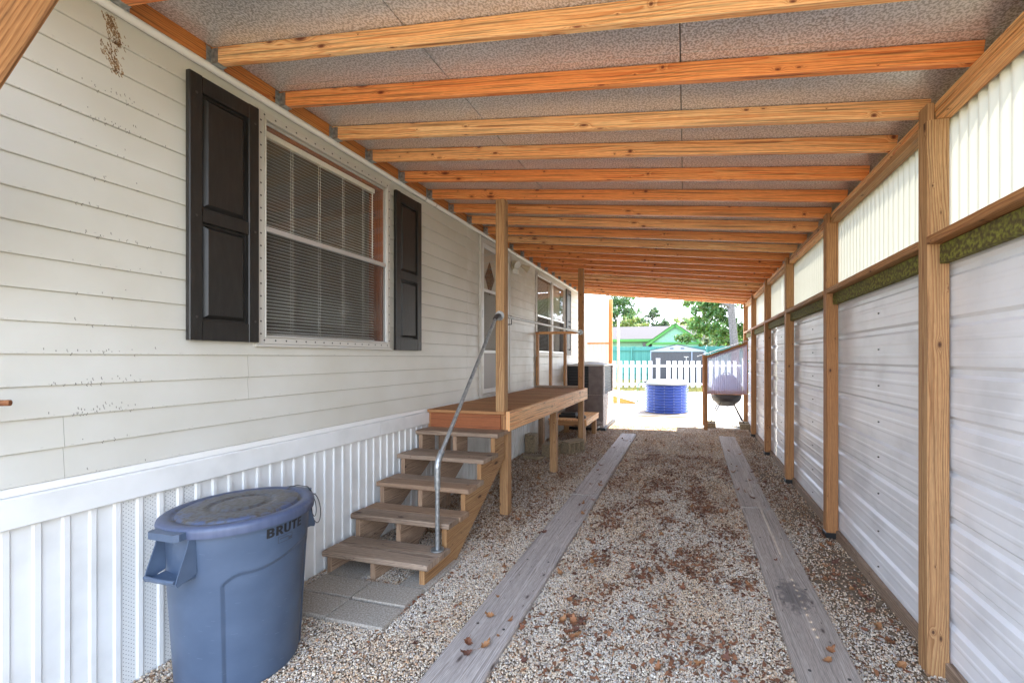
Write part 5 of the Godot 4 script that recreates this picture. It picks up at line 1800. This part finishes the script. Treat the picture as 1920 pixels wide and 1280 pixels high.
func trees() -> void:
	var lf := StandardMaterial3D.new()
	lf.vertex_color_use_as_albedo = true
	lf.roughness = 0.6
	lf.backlight_enabled = true
	lf.backlight = Color(0.70, 0.74, 0.48)
	M.leaf = lf
	var bark := tri_mat(noise_tex(0.03, 256, [[0.0, Color(0.33, 0.30, 0.27)], [0.5, Color(0.50, 0.47, 0.44)], [1.0, Color(0.64, 0.62, 0.60)]], 95, 5), 0.9, 0.95)
	var pale := tri_mat(noise_tex(0.03, 256, [[0.0, Color(0.29, 0.27, 0.26)], [0.5, Color(0.40, 0.38, 0.37)], [1.0, Color(0.50, 0.475, 0.47)]], 96, 5), 0.9, 0.95)
	# broad oak at the right with a stout pale trunk
	tree("big leafy tree with a stout pale trunk beyond the carport wall", P(2.95, 0, 27.0), [Vector3(0, -0.1, 0), Vector3(-0.1, 2.0, 0), Vector3(-0.35, 5.0, 0), Vector3(-0.6, 9.0, 0)], [0.27, 0.24, 0.21, 0.15], [[Vector3(-0.3, 4.5, 0), Vector3(-2.3, 5.2, 1), 0.12], [Vector3(-0.4, 5.5, 0), Vector3(2.5, 7.0, 1), 0.12]], [[Vector3(-1.6, 5.0, 3.0), 1.7], [Vector3(-0.9, 3.6, 2.0), 1.4], [Vector3(-2.4, 3.4, 4.0), 1.1], [Vector3(0.5, 6.5, 2.0), 2.2], [Vector3(2.5, 5.5, 2.5), 2.0], [Vector3(-1.2, 7.2, 1.5), 1.7], [Vector3(1.3, 3.4, 3.0), 1.5]], 16000, 0.13, Color(0.06, 0.115, 0.03), 201, pale)
	tree("slender bare-stemmed pine between the green house and big tree", P(1.55, 0, 40.0), [Vector3(0, -0.1, 0), Vector3(0.05, 3.0, 0), Vector3(0, 7.0, 0), Vector3(-0.05, 12.0, 0)], [0.16, 0.14, 0.12, 0.07], [[Vector3(0, 6.4, 0), Vector3(-1.2, 6.9, 0), 0.05]], [[Vector3(-0.9, 6.6, 0), 0.7], [Vector3(0.6, 7.2, 0), 0.8], [Vector3(0, 9.0, 0), 1.3]], 3000, 0.12, Color(0.06, 0.10, 0.04), 202, bark)
	tree("sunlit yellow-green tree rising behind the mint gable", P(1.0, 0, 55.0), [Vector3(0, -0.1, 0), Vector3(0, 3.5, 0)], [0.3, 0.2], [[Vector3(0, 3.0, 0), Vector3(-1.6, 5.0, 0), 0.12], [Vector3(0, 3.0, 0), Vector3(1.6, 5.0, 0), 0.12]], [[Vector3(-1.6, 5.2, 0), 1.4], [Vector3(0.4, 5.8, 0.5), 1.6], [Vector3(2.2, 4.6, 0), 1.5], [Vector3(0.8, 3.8, -0.5), 1.5], [Vector3(3.8, 4.0, 0.5), 1.6], [Vector3(5.4, 3.4, 0), 1.4]], 12000, 0.16, Color(0.105, 0.135, 0.04), 203, bark)
	tree("tall dark-leaved tree over the house roof, next to the screen post", P(-7.6, 0, 52.0), [Vector3(0, -0.1, 0), Vector3(0.1, 5.0, 0)], [0.35, 0.22], [[Vector3(0, 4.5, 0), Vector3(-1.5, 7.5, 0), 0.14], [Vector3(0, 4.5, 0), Vector3(1.4, 8.0, 0), 0.14]], [[Vector3(0.0, 8.4, 0), 1.9], [Vector3(1.2, 6.8, 0.4), 1.5], [Vector3(-1.6, 7.0, 0), 1.8], [Vector3(0.2, 5.3, 0), 1.6]], 9000, 0.15, Color(0.055, 0.10, 0.035), 204, bark)
	tree("open-crowned pine with clumped needles over the shingle roof", P(-4.3, 0, 58.0), [Vector3(0, -0.1, 0), Vector3(0.1, 4.0, 0), Vector3(0.2, 7.4, 0)], [0.22, 0.16, 0.08], [[Vector3(0.1, 4.6, 0), Vector3(1.5, 5.4, 0), 0.07], [Vector3(0.1, 5.2, 0), Vector3(-1.3, 6.2, 0), 0.07]], [[Vector3(-1.3, 6.4, 0), 0.9], [Vector3(0.2, 7.5, 0), 0.9], [Vector3(1.5, 5.8, 0.3), 0.9], [Vector3(0.2, 5.6, 0), 1.0], [Vector3(2.6, 5.2, 0), 0.6]], 6500, 0.13, Color(0.06, 0.095, 0.045), 205, bark)
	tree("low yellow-green bush tree at the end of the shingle roof", P(-6.3, 0, 48.0), [Vector3(0, -0.1, 0), Vector3(0, 3.0, 0)], [0.2, 0.12], [[Vector3(0, 2.5, 0), Vector3(1.0, 4.6, 0), 0.08]], [[Vector3(0.0, 5.0, 0), 1.2], [Vector3(1.5, 4.7, 0), 1.0]], 5000, 0.13, Color(0.11, 0.14, 0.035), 206, bark)
	tree("grey-green shrubby tree behind the end of the teal fence", P(3.4, 0, 36.0), [Vector3(0, -0.1, 0), Vector3(0, 1.6, 0)], [0.16, 0.1], [[Vector3(0, 1.2, 0), Vector3(-1.0, 2.6, 0), 0.06]], [[Vector3(-1.2, 2.5, 0), 0.9], [Vector3(0.4, 2.9, 0), 1.1], [Vector3(1.6, 2.3, 0), 1.0], [Vector3(-0.2, 1.6, 0), 0.9]], 7000, 0.11, Color(0.08, 0.105, 0.05), 207, bark)

func grass_patch() -> void:
	var mb := MB.new()
	for i in 3:
		var a := TAU * i / 3.0
		var o := Vector3(cos(a), 0, sin(a)) * 0.02
		mb.tri(o - Vector3(0.008, 0, 0), o + Vector3(0.008, 0, 0), o * 2.5 + Vector3(0, 0.13, 0), Vector3(0, 0.5, 1).normalized())
	var mm := MultiMesh.new()
	mm.transform_format = MultiMesh.TRANSFORM_3D
	mm.use_colors = true
	mm.mesh = mb.mesh()
	var r := RandomNumberGenerator.new()
	r.seed = 300
	var n := 16000
	mm.instance_count = n
	for i in n:
		var x := r.randf_range(-6.0, 2.8)
		var d := r.randf_range(20.0, 28.5) if r.randf() < 0.6 else r.randf_range(19.4, 22.5)
		var s := r.randf_range(0.5, 1.3)
		mm.set_instance_transform(i, Transform3D(Basis(Vector3.UP, r.randf() * TAU).scaled(Vector3(s, s, s)), P(x, -0.012, d)))
		mm.set_instance_color(i, Color(0.10, 0.12, 0.03).lerp(Color(0.26, 0.22, 0.08), r.randf()))
	var o := MultiMeshInstance3D.new()
	o.name = "grass"
	o.multimesh = mm
	var gm := StandardMaterial3D.new()
	gm.vertex_color_use_as_albedo = true
	gm.roughness = 0.8
	gm.backlight_enabled = true
	gm.backlight = Color(0.5, 0.5, 0.2)
	o.material_override = gm
	add_child(o)
	meta(o, "dry yellow-green grass along the picket fence", "grass", "", "stuff")

# ---------------------------------------------------------------- gravel, litter, leaves
func on_hard(x: float, d: float) -> bool:
	if absf(x + 1.035) < 0.142 + 0.004 * sin(d * 40.0) and d < 8.3: return true
	if absf(x - (0.602 + 0.0178 * d)) < 0.141 and d < 8.5: return true
	if x > -2.375 and x < -1.6 and d > 1.98 and d < 2.39: return true
	if x > -2.37 and x < -2.1 and d > 2.39 and d < 2.77: return true
	if x > -1.80 and x < -1.6 and d > 2.39 and d < 2.79: return true
	return false

func pebble_mesh(sd: int) -> ArrayMesh:
	var r := RandomNumberGenerator.new()
	r.seed = sd
	var ph := (1.0 + sqrt(5.0)) / 2.0
	var vs := [Vector3(-1, ph, 0), Vector3(1, ph, 0), Vector3(-1, -ph, 0), Vector3(1, -ph, 0), Vector3(0, -1, ph), Vector3(0, 1, ph), Vector3(0, -1, -ph), Vector3(0, 1, -ph), Vector3(ph, 0, -1), Vector3(ph, 0, 1), Vector3(-ph, 0, -1), Vector3(-ph, 0, 1)]
	for i in 12:
		vs[i] = vs[i].normalized() * r.randf_range(0.85, 1.12) * Vector3(1, 0.68, 0.85)
	var fs := [0, 11, 5, 0, 5, 1, 0, 1, 7, 0, 7, 10, 0, 10, 11, 1, 5, 9, 5, 11, 4, 11, 10, 2, 10, 7, 6, 7, 1, 8, 3, 9, 4, 3, 4, 2, 3, 2, 6, 3, 6, 8, 3, 8, 9, 4, 9, 5, 2, 4, 11, 6, 2, 10, 8, 6, 7, 9, 8, 1]
	var mb := MB.new()
	for i in range(0, 60, 3):
		var a: Vector3 = vs[fs[i]]
		var b: Vector3 = vs[fs[i + 1]]
		var c: Vector3 = vs[fs[i + 2]]
		var m := (b - a).cross(c - a)
		if m.dot(a + b + c) < 0:
			var t := b
			b = c
			c = t
		var s := mb.v.size()
		mb.v.append_array([a, b, c])
		mb.n.append_array([a.normalized(), b.normalized(), c.normalized()])
		mb.uv.append_array([Vector2.ZERO, Vector2.ZERO, Vector2.ZERO])
		mb.ix.append_array([s, s + 2, s + 1])
	return mb.mesh()

func scatter(nm: String, label: String, mesh: Mesh, m: Material, xf: Array, cols: PackedColorArray) -> void:
	var mm := MultiMesh.new()
	mm.transform_format = MultiMesh.TRANSFORM_3D
	mm.use_colors = true
	mm.mesh = mesh
	mm.instance_count = xf.size()
	for i in xf.size():
		mm.set_instance_transform(i, xf[i])
		mm.set_instance_color(i, cols[i])
	var o := MultiMeshInstance3D.new()
	o.name = nm
	o.multimesh = mm
	o.material_override = m
	add_child(o)
	meta(o, label, "gravel", "", "stuff")

func gravel_and_leaves() -> void:
	var r := RandomNumberGenerator.new()
	r.seed = 900
	var nz := FastNoiseLite.new()
	nz.seed = 5
	nz.frequency = 0.9
	nz.fractal_octaves = 3
	var pm := StandardMaterial3D.new()
	pm.vertex_color_use_as_albedo = true
	pm.roughness = 0.75
	var xf := []
	var cols := PackedColorArray()
	var pal := [Color(0.64, 0.56, 0.46), Color(0.72, 0.66, 0.57), Color(0.56, 0.45, 0.33), Color(0.48, 0.41, 0.34), Color(0.57, 0.41, 0.29), Color(0.42, 0.38, 0.35), Color(0.68, 0.60, 0.47), Color(0.60, 0.50, 0.39), Color(0.30, 0.25, 0.21)]
	for band in [[1.0, 3.0, 150000, 0.0051], [3.0, 5.2, 118000, 0.0056], [5.2, 9.6, 92000, 0.0076]]:
		for i in band[2]:
			var d: float = r.randf_range(band[0], band[1])
			var x := r.randf_range(-2.46, 1.26)
			if on_hard(x, d): continue
			var n := nz.get_noise_2d(x * 1.6, d)
			if x > 0.78 + 0.018 * d:
				if r.randf() < 0.62 + 0.5 * n: continue
			var s: float = band[3] * r.randf_range(0.6, 1.35)
			if r.randf() < 0.03: s *= 1.5
			var bs := Basis(Vector3(r.randfn(), r.randfn(), r.randfn()).normalized(), r.randf() * TAU).scaled(Vector3(s, s, s))
			xf.append(Transform3D(bs, P(x, 0.002 + s * 0.3 + 0.006 * r.randf() * (1.0 + n), d)))
			var c: Color = pal[mini(int(r.randf() * 9.0), 8)]
			c = c * r.randf_range(0.92, 1.22)
			# clumps where reddish stones are more common
			cols.append(c.lerp(Color(c.r * 0.96, c.g * 0.76, c.b * 0.56), clampf(0.5 + n * 1.0, 0.05, 1.0) * r.randf()))
	scatter("gravel", "pale mixed pea gravel covering the carport floor", pebble_mesh(1), pm, xf, cols)
	# brown flakes and bits of leaf between the stones
	var fl := MB.new()
	fl.tri(Vector3(-1, 0, -0.4), Vector3(1, 0.15, -0.2), Vector3(0.2, 0.35, 0.7), Vector3(0, 1, 0.2).normalized())
	fl.tri(Vector3(-1, 0, -0.4), Vector3(0.2, 0.35, 0.7), Vector3(-0.7, 0.1, 0.5), Vector3(0, 1, 0.1).normalized())
	xf = []
	cols = PackedColorArray()
	for i in 110000:
		var d := r.randf_range(1.2, 9.4)
		var x := r.randf_range(-2.44, 1.2)
		if on_hard(x, d): continue
		var n := nz.get_noise_2d(x * 2.0 + 40.0, d * 1.2)
		var dens := 0.10 + 0.85 * smoothstep(2.8, 5.2, d) * clampf(0.55 + n, 0.1, 1.0)
		if x < -1.35 and d > 3.2: dens = 0.9
		if x > 0.8 + 0.018 * d: dens = maxf(dens, 0.18 + 0.3 * n)
		if r.randf() > dens: continue
		var s := r.randf_range(0.004, 0.014) * (1.5 if x < -1.4 and d > 3.4 and r.randf() < 0.3 else 1.0)
		xf.append(Transform3D(Basis(Vector3(r.randfn() * 0.3, 1, r.randfn() * 0.3).normalized(), r.randf() * TAU).scaled(Vector3(s, s * r.randf_range(0.4, 1.3), s)), P(x, 0.010 + r.randf() * 0.006, d)))
		cols.append(Color(0.17, 0.085, 0.042).lerp(Color(0.40, 0.23, 0.125), r.randf()))
	var lm := StandardMaterial3D.new()
	lm.vertex_color_use_as_albedo = true
	lm.roughness = 0.85
	for i in 30000:
		var d := 1.7 + 5.0 * r.randf()
		var x := clampf(r.randfn(-0.15, 0.62), -1.6, 1.12)
		if on_hard(x, d): continue
		var n := nz.get_noise_2d(x * 2.6 + 70.0, d * 1.9)
		if r.randf() > 0.06 + 1.6 * maxf(n + 0.05, 0.0) * smoothstep(1.5, 3.2, d): continue
		var s := r.randf_range(0.008, 0.021)
		xf.append(Transform3D(Basis(Vector3(r.randfn() * 0.35, 1, r.randfn() * 0.35).normalized(), r.randf() * TAU).scaled(Vector3(s, s * r.randf_range(0.3, 1.0), s)), P(x, 0.013 + r.randf() * 0.006, d)))
		cols.append(Color(0.13, 0.05, 0.027).lerp(Color(0.30, 0.13, 0.06), r.randf()))
	scatter("leaf_litter", "brown crumbled leaf litter between the stones", fl.mesh(), lm, xf, cols)
	# whole dead leaves, each one its own thing
	var lms := [mat(0.20, 0.075, 0.035, 0.75), mat(0.26, 0.11, 0.045, 0.7), mat(0.13, 0.055, 0.035, 0.8), mat(0.32, 0.15, 0.06, 0.7)]
	var shapes := []
	for k in 5:
		shapes.append(leaf_mesh(400 + k))
	var spots := []
	for k in 11: spots.append(Vector2(-0.60 + r.randfn() * 0.045, 2.31 + r.randfn() * 0.07))
	for k in 6: spots.append(Vector2(-0.86 + r.randfn() * 0.03 + 0.2, 3.0 + r.randfn() * 0.12))
	for k in 9: spots.append(Vector2(1.02 + r.randfn() * 0.05, 3.35 + r.randfn() * 0.25))
	for k in 8: spots.append(Vector2(0.98 + r.randfn() * 0.06, 2.65 + r.randfn() * 0.18))
	spots.append(Vector2(-0.98, 1.98))
	spots.append(Vector2(-0.42, 2.75))
	for k in 420:
		var d := 1.8 + 6.0 * pow(r.randf(), 1.1)
		var x := r.randf_range(-1.55, 1.1)
		if nz.get_noise_2d(x * 2.2 + 9.0, d * 1.5) < -0.12 and r.randf() < 0.75: continue
		spots.append(Vector2(x, d))
		if spots.size() > 248: break
	for k in 44: spots.append(Vector2(r.randf_range(-2.3, -1.4), r.randf_range(3.9, 6.8)))
	for q in spots:
		var s := r.randf_range(0.4, 1.0)
		var y := 0.016
		if on_hard(q.x, q.y): y = 0.036
		var bs := Basis(Vector3.UP, r.randf() * TAU) * Basis(Vector3(r.randfn(), 0, r.randfn()).normalized(), r.randf_range(-0.45, 0.45))
		var mi := r.randi_range(0, 3)
		var zone := "on the gravel between the two plank tracks"
		if on_hard(q.x, q.y): zone = "on a grey ground plank"
		elif q.x < -1.35 and q.y > 3.7: zone = "on the soil under the porch"
		elif q.x < -1.15: zone = "on the gravel between the steps and plank"
		elif q.x > 0.72: zone = "on the soil along the metal wall"
		solo("dead_leaf", shapes[r.randi_range(0, 4)], lms[mi], "curled %s dead leaf lying %s" % [["reddish-brown", "rusty orange", "dark brown", "light tan"][mi], zone], "leaf", P(q.x, y, q.y), "dead leaves on the carport floor", bs.scaled(Vector3(s, s, s)))

func leaf_mesh(sd: int) -> ArrayMesh:
	# lobed, cupped leaf about 7 cm long
	var r := RandomNumberGenerator.new()
	r.seed = sd
	var mb := MB.new()
	var n := 8
	var curl := r.randf_range(0.5, 1.6)
	var cup := r.randf_range(0.4, 1.3)
	var L := []
	var C := []
	var R := []
	for i in n + 1:
		var t := float(i) / n
		var w := sin(PI * pow(t, 0.8)) * 0.021 * (1.0 + (0.38 if i % 2 else -0.22)) * r.randf_range(0.85, 1.15)
		var z := (t - 0.5) * 0.07
		var y := curl * 0.018 * pow(t - 0.4, 2) * 4.0
		C.append(Vector3(0, y, z))
		L.append(Vector3(-w, y + cup * w * 0.55, z + 0.006 * (i % 2)))
		R.append(Vector3(w, y + cup * w * 0.35, z + 0.006 * (i % 2)))
	for i in n:
		for s in [L, R]:
			var m: Vector3 = (s[i + 1] - C[i]).cross(C[i + 1] - C[i])
			if m.length() < 1e-9: m = Vector3.UP
			m = m.normalized()
			if m.y < 0: m = -m
			mb.quadn(C[i], C[i + 1], s[i + 1], s[i], m, m, m, m)
	mb.tube([C[0], C[0] + Vector3(0.004, 0.002, -0.018)], 0.0009, 4, false)
	return mb.mesh()
